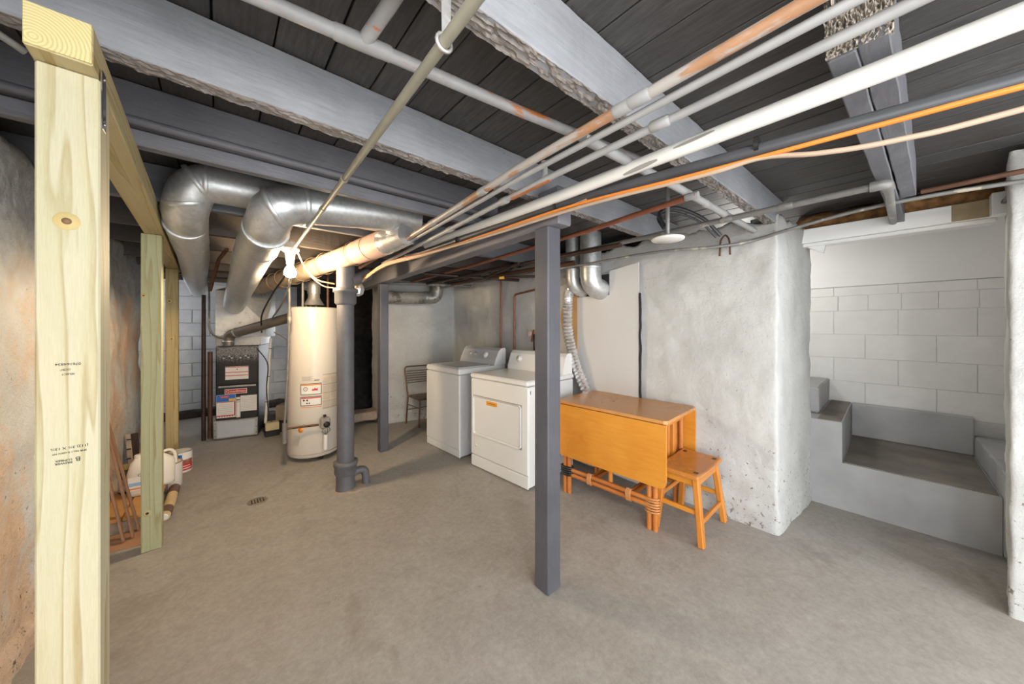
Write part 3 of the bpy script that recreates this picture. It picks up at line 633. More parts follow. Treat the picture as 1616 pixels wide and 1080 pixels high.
# ---------------------------------------------------------------- water heater
HC = Vector((.765, 4.06, 0)); HR = .238; P0 = math.atan2(-HC.y, -HC.x)
wh = thing('water_heater', tuple(HC), 'tall cream water heater cylinder behind the grey drain stack', 'water heater')
for a in (40, 160, 280): obj('foot', M().lathe([(.02, 0), (.03, .045)], HC + V(.17 * math.cos(math.radians(a)), .17 * math.sin(math.radians(a)), 0), 8), DARK, wh)
obj('tank', M().lathe([(HR - .012, .045), (HR - .002, .06), (HR - .002, .085), (HR, .09), (HR, 1.55), (HR - .006, 1.565), (HR - .02, 1.572), (0.001, 1.578)], HC, 56), HEAT, wh)
obj('base_ring', M().lathe([(HR + .001, .078), (HR + .003, .082), (HR + .001, .086)], HC, 56), PRT, wh)
def patch(parent, name, a0, a1, z0, z1, mat, off=.0015, r=None):
    r = (r or HR) + off; n = max(2, int((a1 - a0) / 4)); vs = []; fs = []
    for i in range(n + 1):
        a = P0 + math.radians(a0 + (a1 - a0) * i / n)
        for (rr, z) in ((r, z0), (r, z1), (r - .0014, z1), (r - .0014, z0)): vs.append(HC + V(rr * math.cos(a), rr * math.sin(a), z))
    for i in range(n):
        for j in range(4): fs.append((i * 4 + j, (i + 1) * 4 + j, (i + 1) * 4 + (j + 1) % 4, i * 4 + (j + 1) % 4))
    fs += [(0, 1, 2, 3), tuple(n * 4 + j for j in (3, 2, 1, 0))]
    return obj(name, M().add(vs, fs), mat, parent)
def hpt(a, z, off=.004): a = P0 + math.radians(a); return HC + V((HR + off) * math.cos(a), (HR + off) * math.sin(a), z)
def htan(a): a = P0 + math.radians(a); return V(-math.sin(a), math.cos(a), 0)
for (z0, z1, mats) in ((.685, .798, 'a'), (.575, .668, 'b')):
    s_ = patch(wh, 'warning_label', -29, 16, z0, z1, INK, .0012); p_ = patch(s_, 'label_face', -27.5, 14.5, z0 + .006, z1 - .006, PAPER, .0022)
    patch(s_, 'label_bar', -27, 14, z1 - .02, z1 - .008, ORS if mats == 'a' else RED, .003)
    if mats == 'a':
        obj('flame_symbol', M().prism([hpt(a, z, .0034) for a, z in ((-5, .725), (9, .725), (7, .738), (9, .752), (4, .742), (2, .756), (0, .74), (-3, .745))], V(*(HC - hpt(2, 0))).normalized() * -.0006), RED, s_)
        obj('ring_symbol', M().tube([hpt(-18, .745, .003) + htan(-18) * (.018 * math.cos(q)) + V(0, 0, .018 * math.sin(q)) for q in [2 * PI * i / 16 for i in range(17)]], .0025, 5, False), INK, s_)
        text('printed_mark', '\u2717', .02, hpt(-18, .745, .0035), htan(-18), (0, 0, 1), INK, s_)
    else:
        text('printed_mark', '\u25c6 \u25cf', .024, hpt(-18, .63, .0035), htan(-18), (0, 0, 1), INK, s_); text('printed_mark', '\u25cf\u25c6', .02, hpt(-12, .6, .0035), htan(-12), (0, 0, 1), INK, s_)
tb = patch(wh, 'instruction_text', -26, 14, .815, .87, HEAT, .001)
for i in range(5): patch(tb, 'printed_line', -26, -2 - (i % 2) * 5, .825 + i * .01, .8285 + i * .01, GREYT, .0018)
patch(tb, 'printed_line', 0, 11, .825, .833, INK, .0018)
tb = patch(wh, 'instruction_text', 18, 62, .52, .885, plain('beige_print', srgb(206, 190, 168), .5), .001)
for z in (.875, .775, .69, .60, .53): patch(tb, 'printed_line', 18, 62, z, z + .006, GREYT, .0018)
for i in range(26): 
    if i % 7 != 6: patch(tb, 'printed_line', 20, 36, .54 + i * .012, .544 + i * .012, PRT, .0018); patch(tb, 'printed_line', 40, 58, .54 + i * .012, .544 + i * .012, PRT, .0018)
patch(wh, 'orange_rule', -28, 16, .556, .562, ORS)
obj('orange_sticker', M().lathe([(.026, 0), (.0255, .002), (.0001, .0021)], hpt(-29, .335, -.002), 20, True, hpt(-29, .335) - HC - V(0, 0, .335)), ORS, wh)
obj('tape_patch', M().box((-.035, -.002, -.05), (.035, .001, .05)).xf(Matrix.Translation(hpt(-42, .23, -.001)) @ Matrix.Rotation(P0 + math.radians(-42) + PI / 2, 4, 'Z')), plain('grey_tape', srgb(190, 182, 172), .5), wh)
gv = obj('gas_valve', M().box((-.042, -.075, -.055), (.042, 0, .055), .012).xf(Matrix.Translation(hpt(20, .395, .002)) @ Matrix.Rotation(P0 + math.radians(20) + PI / 2, 4, 'Z')), plain('grey_valve', srgb(160, 156, 150), .4, .3), wh)
n20 = (hpt(20, 0) - HC).normalized()
obj('dial', M().lathe([(.03, 0), (.03, .014), (.022, .022), (.0001, .023)], hpt(20, .382, .076), 18, True, n20), BLACK, gv)
obj('top_knob', M().lathe([(.014, 0), (.014, .02)], hpt(20, .452, .035), 12), BLACK, gv)
obj('burner_tube', M().tube([hpt(22, .27, .035), hpt(22, .12, .03)], .021, 14), WPVC, wh)
for i, a in enumerate((17, 20, 23, 26)): obj('pilot_line', M().tube(spline([hpt(a, .34, .05), hpt(a - 3 + i * 2, .31, .055), hpt(22, .272, .035)], 5), .0035, 6), GSTEEL, wh)
obj('draft_hood', M().lathe([(.10, 1.60), (.085, 1.625), (.055, 1.68), (.05, 1.78)], HC + V(.0, 0, 0), 20), GALD, wh)
for a in (20, 140, 260): obj('hood_leg', M().tube([HC + V(.085 * math.cos(a), .085 * math.sin(a), 1.575), HC + V(.09 * math.cos(a), .09 * math.sin(a), 1.61)], .006, 6), GALD, wh)
one('vent_connector', M().tube(rounded([HC + V(0, 0, 1.72), HC + V(0, 0, 1.86), HC + V(.12, 1.0, 1.9)], .1, 6), .062, 18), GALD, 'grey vent pipe bending back from the heater draft hood', 'pipe')
one('water_pipe', M().tube([HC + V(-.12, -.10, 1.574), HC + V(-.12, -.10, 1.99)], .012, 10), GSTEEL, 'steel water pipe rising from the left of the heater top', 'pipe', 'heater water pipes')
one('water_pipe', M().tube([HC + V(.11, -.10, 1.574), HC + V(.11, -.10, 1.99)], .012, 10), RUST, 'dark water pipe rising from the right of the heater top', 'pipe', 'heater water pipes')
gp = thing('gas_line', (.5, 3.95, 0), 'slim steel gas line dropping beside the heater to its valve', 'pipe')
obj('drop', M().tube(spline([(.50, 3.78, 1.97), (.51, 3.80, 1.55), (.50, 3.82, 1.0), (.475, 3.84, .42)], 6), .011, 10), GSTEEL, gp)
obj('tee', M().tube([(.475, 3.84, .44), (.475, 3.84, .28)], .02, 12), GSTEEL, gp); obj('sediment_cap', M().tube([(.475, 3.84, .28), (.475, 3.84, .25)], .024, 12), GSTEEL, gp)
obj('branch', M().tube([(.475, 3.84, .385), hpt(8, .385, .05)], .0105, 10), RUST, gp)
obj('union', M().tube([(.512, 3.8, 1.40), (.512, 3.8, 1.52)], .017, 10), GSTEEL, gp)

# ---------------------------------------------------------------- cast iron stack
SC = Vector((.805, 3.035, 0))
sk = thing('drain_stack', tuple(SC), 'grey cast iron drain stack standing in front of the water heater', 'pipe')
r = .066
obj('lower_pipe', M().lathe([(r + .012, 0), (r + .008, .02), (r + .006, .13)], SC, 28), CAST, sk)
obj('lower_hub', M().lathe([(r + .01, .125), (r + .02, .14), (r + .02, .20), (r + .028, .205), (r + .028, .235), (r + .004, .24)], SC, 28), CAST, sk)
obj('pipe', M().lathe([(r, .235), (r, 1.57)], SC, 28), CAST, sk)
obj('upper_hub', M().lathe([(r + .005, 1.555), (r + .018, 1.57), (r + .018, 1.655), (r + .03, 1.66), (r + .03, 1.69), (r + .004, 1.70)], SC, 28), CAST, sk)
obj('upper_pipe', M().lathe([(r + .004, 1.695), (r + .004, 1.99)], SC, 28), CAST, sk)
obj('trap_bend', M().tube(rounded([SC + V(.04, 0, .10), SC + V(.10, -.005, .135), SC + V(.155, -.01, .12), SC + V(.165, -.012, 0)], .06, 6), .032, 16), CAST, sk)
obj('side_inlet', M().tube([SC + V(.03, -.03, 1.75), SC + V(.2, .05, 1.84)], [.045, .05], 14), CAST, sk)
obj('mortar_skirt', M().lathe([(.13, 0), (.09, .008), (.07, .01)], SC + V(.04, 0, 0), 18), CONC, sk)
fd = thing('floor_drain', (.16, 3.3, 0), 'small round floor drain grate in front of the water heater', 'drain')
obj('grate', M().lathe([(.068, 0), (.064, .004), (.05, .003), (.0001, .003)], (.23, 3.27, 0), 24), plain('worn_grate', srgb(128, 118, 106), .8, 0, .3, 30, .4), fd)
for i in range(5): obj('slot', M().box((.19 + i * .018, 3.235, .003), (.197 + i * .018, 3.305, .0045)), BLACK, fd)

# ---------------------------------------------------------------- bulb fixture
BP = Vector((.412, 3.035, 1.79))
bf = thing('bulb_fixture', (BP.x, BP.y, 2.0), 'bare glowing warm light bulb in a porcelain ceiling holder', 'lamp')
obj('junction_box', M().lathe([(.06, 1.975), (.06, 2.015)], (BP.x, BP.y, 0), 12), GALD, bf)
obj('porcelain_holder', M().lathe([(.062, 1.972), (.06, 1.955), (.034, 1.935), (.028, 1.88), (.024, 1.85)], (BP.x, BP.y, 0), 24), WPVC, bf)
obj('bulb', M().lathe([(.014, .06), (.022, .045), (.036, .02), (.041, -.002), (.038, -.022), (.026, -.036), (.010, -.042), (.0001, -.043)], BP, 24), mk_emit('glowing_glass', (1, .76, .47, 1), BULB_W * 18), bf)

# ---------------------------------------------------------------- ceiling pipes and cables
def pipe(name, pts, r, mat, label, cat='pipe', rad=.0, group='ceiling pipes', seg=14, fittings=(), fmat=None, fr_=1.17, fl_=.03, sp=False):
    P = spline(pts, 8) if sp else (rounded(pts, rad, 6) if rad else [Vector(p) for p in pts])
    if not fittings: return one(name, M().tube(P, r, seg), mat, label, cat, group)
    t = thing(name, tuple(P[0]), label, cat, group); obj('tube', M().tube(P, r, seg), mat, t)
    for (p, d) in fittings:
        p = Vector(p); d = Vector(d).normalized()
        obj('coupling', M().tube([p - d * fl_, p - d * fl_ * .8, p + d * fl_ * .8, p + d * fl_], [r * 1.05, r * fr_, r * fr_, r * 1.05], seg), fmat or mat, t)
    return t
wpp = thing('drain_pipe', (1.232, .5, 2.0), 'thick white plastic drain pipe slung under the joists', 'pipe', 'ceiling pipes')
obj('tube', M().tube([(1.232, -1.6, 2.02), (1.232, 1.05, 2.002), (1.20, 2.35, 1.995)], .0265, 20), WPVC, wpp)
for (ya, yb, a0, a1) in ((.37, .50, 150, 200), (.56, .70, 190, 262)):
    m = M(); vs = []; n = 10
    for i in range(n + 1):
        t_ = i / n; yy = ya + (yb - ya) * t_; hw = .5 * (a1 - a0) * (math.sin(PI * min(max(t_, .03), .97)) ** .4); cc = a0 + (a1 - a0) * (.5 + .25 * (t_ - .5))
        for q in range(5):
            a = math.radians(cc - hw * .5 + hw * q / 4); vs.append((1.232 + .0271 * math.cos(a), yy, 2.0085 - .0068 * (yy - .05) / 1.0 + .0271 * math.sin(a)))
    m.add(vs, [(i * 5 + q, i * 5 + q + 1, i * 5 + q + 6, i * 5 + q + 5) for i in range(n) for q in range(4)], True); obj('soot_smudge', m, GREYT, wpp)
pipe('black_pipe', [(1.28, -1.6, 1.86), (1.285, -.6, 1.878), (1.288, -.15, 1.905), (1.28, .3, 1.935), (1.26, 1.0, 1.968), (1.225, 1.7, 1.962), (1.16, 2.3, 1.935), (1.1, 2.5, 1.93)], .021, BLKP, 'thick black plastic pipe just below the white drain pipe', sp=True)
tr = [(.88, 3.25, 1.72), (.945, 2.98, 1.80), (1.0, 2.72, 1.875), (1.05, 2.5, 1.895), (1.14, 2.1, 1.905), (1.20, 1.6, 1.925)]
pipe('orange_cable', tr + [(1.235, 1.0, 1.938), (1.255, .5, 1.912), (1.27, .27, 1.905), (1.275, -.1, 1.888), (1.27, -.5, 1.868), (1.27, -1.6, 1.85)], .0068, ORNG, 'bright orange cable strapped under the black pipe', 'cable', group='ceiling cables', sp=True)
pipe('beige_cable', [(.9, 3.26, 1.70), (.955, 3.0, 1.79), (.99, 2.75, 1.865), (1.05, 2.45, 1.885), (1.12, 2.1, 1.892), (1.20, 1.5, 1.91), (1.24, .9, 1.92), (1.262, .42, 1.90), (1.272, .26, 1.902), (1.29, .13, 1.872), (1.31, -.02, 1.855), (1.33, -.25, 1.855), (1.33, -1.2, 1.87)], .0072, BEIG, 'pale beige cable drooping away from the black pipe at the right', 'cable', group='ceiling cables', sp=True)
pipe('grey_cable', [(.91, 3.28, 1.68), (.94, 2.97, 1.78), (1.0, 2.65, 1.86), (1.1, 2.25, 1.885), (1.19, 1.75, 1.915), (1.235, 1.15, 1.93), (1.25, .9, 1.945)], .009, TANC, 'tan cable bundled along the girder towards the stack', 'cable', group='ceiling cables', sp=True)
for i, yy in enumerate((.27, .98, 1.08, 1.9)):
    X = 1.275 - .02 * i * .6
    one('cable_strap', M().tube([(1.272 + (.0 if yy < 1 else -.02 if yy < 1.5 else -.075), yy - .006, 1.936 + (.03 if .5 < yy < 1.5 else .012)), (1.272 + (.0 if yy < 1 else -.02 if yy < 1.5 else -.075), yy + .006, 1.936 + (.03 if .5 < yy < 1.5 else .012))], .025, 12), BLACK, 'black strap round the black pipe, ' + ['nearest, where the beige cable leaves', 'just before the near grey post', 'right above the near grey post', 'farthest along towards the bulb'][i], 'strap', 'pipe straps')
pipe('copper_pipe', [(.83, -1.5, 2.015), (.857, .1, 2.005), (.885, .95, 1.998), (.96, 2.3, 1.96), (1.0, 3.3, 1.93)], .0155, COPG, 'upper copper pipe with worn grey paint crossing the ceiling', fittings=[((.868, .45, 2.002), (0, 1, 0)), ((.871, .5, 2.002), (0, 1, 0)), ((.90, 1.22, 1.99), (.05, 1, 0)), ((.93, 1.75, 1.976), (.05, 1, 0))], fmat=GREYP)
pipe('grey_conduit', [(.875, -1.5, 2.0), (.9, .1, 1.99), (.925, .95, 1.985), (.985, 2.3, 1.95)], .011, GREYP, 'slim grey conduit tucked right under the copper pipe', 'conduit')
fp = pipe('grey_pipe', [(.95, -1.5, 2.0), (.985, .1, 1.985), (1.0, .95, 1.975), (1.03, 1.75, 1.95), (1.07, 2.9, 1.92)], .0125, GREYP, 'grey water pipe with copper tee beside the copper pipe', fittings=[((.99, .45, 1.982), (0, 1, 0)), ((1.012, 1.2, 1.968), (0, 1, -.02)), ((1.03, 1.72, 1.951), (0, 1, -.02))], fmat=GREYP, fr_=1.35)
obj('copper_tee', M().tube([(1.003, .90, 1.9755), (1.0095, 1.14, 1.9695)], .0148, 12), COPR, fp); obj('tee_stub', M().tube([(1.004, .93, 1.976), (1.0, .93, 2.05)], .013, 12), GREYP, fp)
xp = pipe('cross_pipe', [(-.25, .99, 2.12), (.08, .942, 2.12), (.78, .835, 2.115), (1.45, .72, 2.115)], .0175, COPX, 'rust-stained grey pipe running crosswise between the first two joists', fittings=[((.245, .918, 2.12), (1, -.15, 0)), ((.325, .905, 2.12), (1, -.15, 0))], fmat=GREYP)
obj('tee_body', M().tube([(.245, .918, 2.12), (.325, .905, 2.12)], .021, 14), GREYP, xp); obj('riser_stub', M().tube([(.285, .91, 2.12), (.315, .80, 2.165), (.32, .72, 2.17)], .018, 14), COPX, xp)
cg = thing('electrical_conduit', (.4, .5, 2.0), 'long straight olive conduit running to the glowing bulb', 'conduit', 'ceiling pipes')
obj('tube', M().tube([(.30, -1.2, 1.932), (.327, .46, 1.931), (.405, 2.99, 1.925)], [.0115, .0115, .0105], 12), CONG, cg)
for yy in (1.35, 1.75): obj('coupling', M().tube([(.327 + .0308 * (yy - .46), yy, 1.929), (.327 + .0308 * (yy - .425), yy + .035, 1.929)], .0135, 12), CONG, cg)
pst = thing('perforated_strap', (.38, .66, 2.0), 'perforated metal hanger strap looped round the olive conduit', 'strap')
obj('strap', M().prism([(.330, .585, 2.13), (.352, .585, 2.13), (.345, .572, 1.945), (.325, .572, 1.945)], (0, .002, 0)), GALD, pst)
for i in range(5): obj('hole', M().lathe([(.004, 0), (.004, .0006)], (.338, .5745 + i * .0022, 1.965 + i * .03), 8, True, (0, -1, 0)), BLACK, pst)
obj('loop', M().tube([(.331 + .016 * math.cos(a), .575, 1.931 + .016 * math.sin(a)) for a in [2 * PI * i / 14 for i in range(15)]], .004, 6, False), GALD, pst)
pipe('joist_pipe', [(.95, .70, 2.03), (1.6, .655, 2.03), (2.78, .60, 2.03)], .018, GREYP, 'grey pipe running along the back of the second joist', fittings=[((1.95, .64, 2.03), (1, -.04, 0)), ((2.2, .628, 2.03), (1, -.04, 0))])
pipe('copper_branch', [(1.70, .60, 2.0), (1.80, 1.3, 1.995), (1.86, 2.6, 1.97), (1.88, 4.1, 1.95)], .015, COPD, 'copper pipe running back behind the near grey post', fittings=[((1.703, .62, 2.0), (0, 1, 0))], fmat=GREYP)
ep = pipe('steel_pipe', [(2.27, 4.2, 1.985), (2.25, 1.6, 1.995), (2.215, .02, 2.005), (2.21, -.0, 2.005)], .0165, GSTEEL, 'galvanized steel pipe with an elbow entering the white lintel', fittings=[((2.22, .35, 2.003), (0, 1, 0)), ((2.225, .62, 2.0), (0, 1, 0))])
obj('elbow', M().tube(rounded([(2.213, .05, 2.005), (2.211, .0, 2.005), (2.29, -.005, 2.005)], .04, 6), .023, 14), GSTEEL, ep)
obj('lintel_run', M().tube([(2.28, -.005, 2.005), (3.30, -.03, 2.055)], .0175, 14), GSTEEL, ep)
pipe('steel_conduit', [(2.30, 4.1, 1.9), (2.46, 1.9, 1.93), (2.52, 1.2, 1.945), (2.60, .80, 1.93), (2.72, .62, 1.955), (2.73, .4, 1.995), (2.73, .1, 2.035), (2.72, -.2, 2.04), (2.70, -.6, 2.02), (2.70, -1.5, 2.02)], .0105, GSTEEL, 'thin steel conduit along the top of the white wall and over the opening', 'conduit', sp=True)
pipe('over_door_pipe', [(2.72, -.12, 2.07), (2.66, -.35, 2.06), (2.62, -.8, 2.05), (2.6, -1.5, 2.05)], .012, RUST, 'brown pipe passing the top of the right pillar', 'pipe')
# dark pipes between the girder and the laundry wall
for i, (pts, r, mt, lab) in enumerate((
    ([(1.62, 4.25, 1.93), (2.1, 4.1, 1.94), (2.7, 3.95, 1.94)], .02, GSTEEL, 'pale steel pipe crossing just under the back joists'),
    ([(1.66, 3.3, 1.94), (2.2, 3.1, 1.93), (2.72, 2.95, 1.93)], .018, IRON, 'dark iron pipe crossing above the washer console'),
    ([(2.05, 1.2, 1.93), (2.02, 2.4, 1.93), (2.0, 3.9, 1.92)], .017, IRON, 'dark iron pipe running back above the dryer'),
    ([(2.45, 1.9, 1.96), (2.4, 3.0, 1.96), (2.42, 4.0, 1.96)], .022, RUST, 'rusty pipe running along above the dryer console'))):
    pipe('overhead_pipe', pts, r, mt, lab, group='laundry ceiling pipes')
yt = thing('tagged_pipe', (2.2, 2.4, 1.9), 'dark bent pipe with a yellow tag above the dryer', 'pipe', 'laundry ceiling pipes')
obj('bend', M().tube(rounded([(1.98, 2.15, 1.93), (2.12, 2.85, 1.885), (2.55, 2.2, 1.885)], .03, 5), .013, 10), IRON, yt); obj('yellow_tag', M().tube([(2.215, 2.70, 1.885), (2.245, 2.655, 1.885)], .016, 10), YEL, yt)
# copper risers and valve behind the washer
for (pts, lab) in (([(2.715, 3.28, .9), (2.715, 3.28, 1.97)], 'copper riser pipe on the wall directly behind the washer console'), ([(2.715, 3.02, .85), (2.715, 3.02, 1.76), (2.70, 2.55, 1.80), (2.70, 2.3, 1.81)], 'copper riser pipe bending over between the washer and dryer')):
    pipe('copper_riser', pts, .0115, COPD, lab, rad=.03, group='copper risers')
vv = thing('hose_valve', (2.69, 2.62, 1.2), 'small copper and white hose valve on the wall above the dryer', 'valve')
obj('body', M().tube([(2.70, 2.66, 1.33), (2.66, 2.66, 1.2)], .02, 10), COPD, vv); obj('knob', M().lathe([(.026, 0), (.026, .012)], (2.66, 2.69, 1.29), 10, True, (-1, 0, 0)), PINK, vv); obj('hose', M().tube(spline([(2.66, 2.63, 1.28), (2.64, 2.61, 1.2), (2.66, 2.62, 1.05)], 5), .012, 8), BLACK, vv)
# disc light, cable loop, pillar box
dl = thing('disc_light', (2.06, .88, 1.9), 'flat round white ceiling light hanging in front of the white wall', 'lamp')
obj('trim_ring', M().lathe([(.02, 1.945), (.05, 1.94), (.094, 1.925), (.097, 1.918), (.092, 1.912), (.064, 1.908)], (2.10, .905, 0), 32), WPVC, dl); obj('diffuser', M().lathe([(.064, 1.9095), (.06, 1.906), (.0001, 1.905)], (2.10, .905, 0), 32), plain('frosted_lens', srgb(214, 212, 208), .4, 0, .02), dl)
obj('stem', M().tube([(2.10, .905, 1.93), (2.10, .905, 2.238)], .012, 12), GALD, dl)
pipe('cable_loop', [(2.12, .93, 2.0), (2.2, 1.0, 2.13), (2.35, .96, 2.19), (2.5, .84, 2.12), (2.6, .76, 2.0)], .012, BLKP, 'dark cable loop arching up beside the disc light', 'cable', sp=True)
pipe('cable_loop', [(2.14, .95, 2.0), (2.22, 1.02, 2.11), (2.35, .98, 2.165), (2.49, .86, 2.1), (2.58, .78, 1.99)], .008, BLKP, 'thinner cable inside the dark cable loop', 'cable', sp=True)
pipe('cable_clip', [(2.70, .73, 1.88), (2.70, .735, 1.99), (2.70, .76, 2.03), (2.70, .79, 1.99), (2.70, .795, 1.88)], .006, RUST, 'rusty hairpin clip holding the conduit on the white wall', 'clip', rad=.02)
jb = thing('junction_box', (3.2, -.43, 2.02), 'small white electrical junction box at the end of the lintel', 'junction box')
obj('box', M().box((3.19, -.465, 1.985), (3.26, -.385, 2.11), .004), ENAM, jb); obj('clamp', M().tube([(3.19, -.425, 2.05), (3.165, -.425, 2.05)], .013, 10), GSTEEL, jb)
m = M(); pth = spline([(3.17, -.425, 2.05), (3.0, -.43, 2.06), (2.84, -.50, 2.075), (2.77, -.75, 2.08), (2.77, -1.4, 2.08)], 40); m.tube(pth, [.0105 if i % 3 else .0085 for i in range(len(pth))], 8)
one('armored_cable', m, GSTEEL, 'spiral armoured cable leading from the junction box across the pillar', 'cable')
ob = thing('old_strap_cable', (-.45, 1.3, 2.0), 'grey metal strap and cable behind the near header end at top left', 'cable')
obj('cable', M().tube(spline([(-.62, .75, 2.08), (-.52, 1.1, 2.07), (-.42, 1.22, 2.03), (-.33, 1.3, 2.0)], 8), .008, 8), GSTEEL, ob)
obj('pipe', M().tube([(-.6, 1.05, 2.15), (-.36, 1.2, 2.1)], .03, 12), COPX, ob)
one('hanging_pipe', M().tube(rounded([(.05, 3.55, 2.0), (-.0, 3.9, 1.96), (-.06, 4.3, 1.72)], .05, 5), .014, 10), RUST, 'short rusty pipe slanting down between the two galvanized ducts', 'pipe')

# ---------------------------------------------------------------- laundry machines
def console_prof(x0, x1, z0, h): return [(x0, z0), (x0 + .012, z0 + .035), (x0 + .075, z0 + h - .018), (x0 + .10, z0 + h), (x1, z0 + h), (x1, z0)]
def console(parent, x0, x1, y0, y1, z0, h, mat):
    return obj('console', M().prism([(x, y0, z) for x, z in console_prof(x0, x1, z0, h)], (0, y1 - y0, 0)), mat, parent)
# local frame: x to the back, y across (front at x=0), rotated about front left corner
def machine_frame(fl, ang): return Matrix.Translation(Vector(fl)) @ Matrix.Rotation(ang, 4, 'Z')
def mx(m, F): return m.xf(F)
WF = machine_frame((1.835, 3.585, 0), math.radians(2.5)); Rw = WF.to_3x3()
wa = thing('washing_machine', tuple(WF @ Vector((.33, -.33, 0))), 'white top-loading washer with a silver-grey control console', 'washer')
def wb_(a, b, bev=.004): return M().box(a, b, bev).xf(WF)
WW = .665; WD = .64
obj('side_body', wb_((.012, -WW + .004, .012), (WD, -.004, .862), .006), ENAG, wa)
fp_ = obj('front_panel', wb_((-.004, -WW, .085), (.012, 0, .862), .006), ENAM, wa)
obj('kick_panel', wb_((.0, -WW, .006), (.012, 0, .082), .004), ENAM, wa)
tp = obj('top_deck', wb_((-.008, -WW - .003, .866), (WD + .01, .003, .928), .012), ENAM, wa)
obj('lid', wb_((.02, -WW + .05, .9275), (.46, -.05, .938), .004), ENAG, wa)
obj('lid_edge', wb_((.46, -WW + .05, .928), (.475, -.05, .933), .002), GREYT, wa)
pts = [(.475, .928), (.49, .985), (.545, 1.09), (.575, 1.115), (.63, 1.12), (.645, 1.1), (.645, .928)]
wc = obj('console', M().prism([(x, -WW + .012, z) for x, z in pts], (0, WW - .024, 0)).xf(WF), ENAG, wa)
for yy in (-.004, -WW + .004): obj('console_end_cap', M().prism([(x, yy - .008, z + .003) for x, z in pts], (0, .016, 0)).xf(WF), ENAM, wa)
cn = Rw @ Vector((-.886, 0, .464)); 
for yy, r in ((-.17, .016), (-.27, .016), (-.46, .036)):
    k_ = obj('knob', M().lathe([(r * 1.15, 0), (r * 1.1, .004), (r * .85, .006), (r * .8, .02), (r * .6, .024), (.0001, .0245)], WF @ Vector((.518, yy, 1.038)), 20, True, cn), ENAM if r > .02 else GALD, wc)
    obj('knob_mark', M().beam(WF @ Vector((.496, yy, 1.035)), WF @ Vector((.508, yy, 1.062)), .005, .004), BLACK, k_)
DF = machine_frame((1.872, 2.725, 0), math.radians(4.0)); Rd = DF.to_3x3()
dr = thing('dryer', tuple(DF @ Vector((.33, -.37, 0))), 'white front-loading dryer with an orange sticker on its door', 'dryer')
def db(a, b, bev=.004): return M().box(a, b, bev).xf(DF)
DW = .755; DD = .66
obj('side_body', db((.014, -DW + .003, .014), (DD, -.003, .862), .006), ENAM, dr)
obj('front_panel', db((-.002, -DW, .118), (.014, 0, .862), .008), ENAM, dr)
obj('kick_panel', db((.0, -DW, .008), (.014, 0, .112), .006), ENAM, dr)
obj('leveling_foot', M().lathe([(.02, 0), (.016, .015)], DF @ Vector((.05, -DW + .05, 0)), 10), BLACK, dr); obj('leveling_foot', M().lathe([(.02, 0), (.016, .015)], DF @ Vector((.6, -DW + .05, 0)), 10), BLACK, dr)
obj('top_deck', db((-.012, -DW - .004, .868), (DD + .01, .004, .915), .012), ENAM, dr)
do = obj('door', db((-.006, -DW + .075, .33), (.0, -.045, .70), .018), ENAM, dr)
obj('door_gap', db((-.0035, -DW + .069, .324), (-.0015, -.039, .706), .001), GREYT, do)
hr = obj('door_pull', db((-.009, -.385, .635), (-.0055, -.235, .675), .002), plain('orange_decal', srgb(234, 166, 62), .5, 0, .15, 20), do); obj('pull_slot', db((-.0105, -.36, .652), (-.0085, -.26, .659), .001), plain('dark_orange', srgb(170, 100, 30), .6), hr)
obj('vent_button', M().lathe([(.018, 0), (.016, .003), (.0001, .0035)], DF @ Vector((-.002, -.075, .22)), 16, True, Rd @ Vector((-1, 0, 0))), ENAM, dr)
obj('side_emboss', db((.2, -DW + .0015, .80), (.33, -DW + .0028, .803), .0003), GREYT, dr); obj('corner_latch', db((.03, -DW + .0005, .80), (.036, -DW + .0028, .83), .0003), BLACK, dr)
pts = [(.50, .915), (.505, .96), (.55, 1.08), (.58, 1.11), (.635, 1.115), (.655, 1.09), (.655, .915)]
dc = obj('console', M().prism([(x, -DW + .01, z) for x, z in pts], (0, DW - .02, 0)).xf(DF), ENAM, dr)
cn = Rd @ Vector((-.93, 0, .36))
for yy, r in ((-.16, .034), (-.60, .022)):
    k_ = obj('knob', M().lathe([(r * 1.2, 0), (r * 1.1, .004), (r * .8, .006), (r * .75, .022), (.0001, .0235)], DF @ Vector((.53, yy, 1.03)), 20, True, cn), ENAM, dc)
    obj('knob_mark', M().beam(DF @ Vector((.506, yy - .008, 1.03)), DF @ Vector((.518, yy + .012, 1.058)), .005, .004), BLACK, k_)
obj('console_badge', db((.585, -.70, 1.1135), (.595, -.65, 1.1165), .0003), GREYT, dc)

# wall panel, tan patch, hose
zb = [(1.415, .02), (2.30, .02), (2.30, 1.80), (2.11, 1.83), (2.11, 1.665), (1.70, 1.665), (1.70, 1.885), (1.415, 1.925)]
wp = thing('notched_panel', (2.70, 1.9, 0), 'smooth white wall panel notched round the galvanized duct elbows', 'panel')
obj('sheet', M().prism([(2.708, y, z) for y, z in zb], (.014, 0, 0)), plain('smooth_white_panel', srgb(200, 198, 195), .55, 0, .04, 1.5), wp)
m = M(); 
for i in range(60):
    z = .25 + i * .0235; d = .012 * noise.noise(Vector((z * 9, 0, 0))); a = .5 + .5 * noise.noise(Vector((z * 5, 4, 0)))
    m.box((2.7, 1.398 + d - .004 * a, z), (2.7235, 1.402 + d + .006 * a, z + .0245))
obj('edge_crack', m, DARK, wp)
one('notch_shade_sheet', M().box((2.7165, 1.70, 1.66), (2.7195, 2.11, 1.86)), DARK, 'dark sheet painting the shade in the panel notch round the duct elbows', 'hole')  # dark sheet in place of the shade inside the open notch
n = 18; pa = [(2.06 + .16 * math.sin(PI * i / n) * (1 if i < n * .8 else .9) - .01 * i / n, 1.72 - .55 * i / n) for i in range(n + 1)]
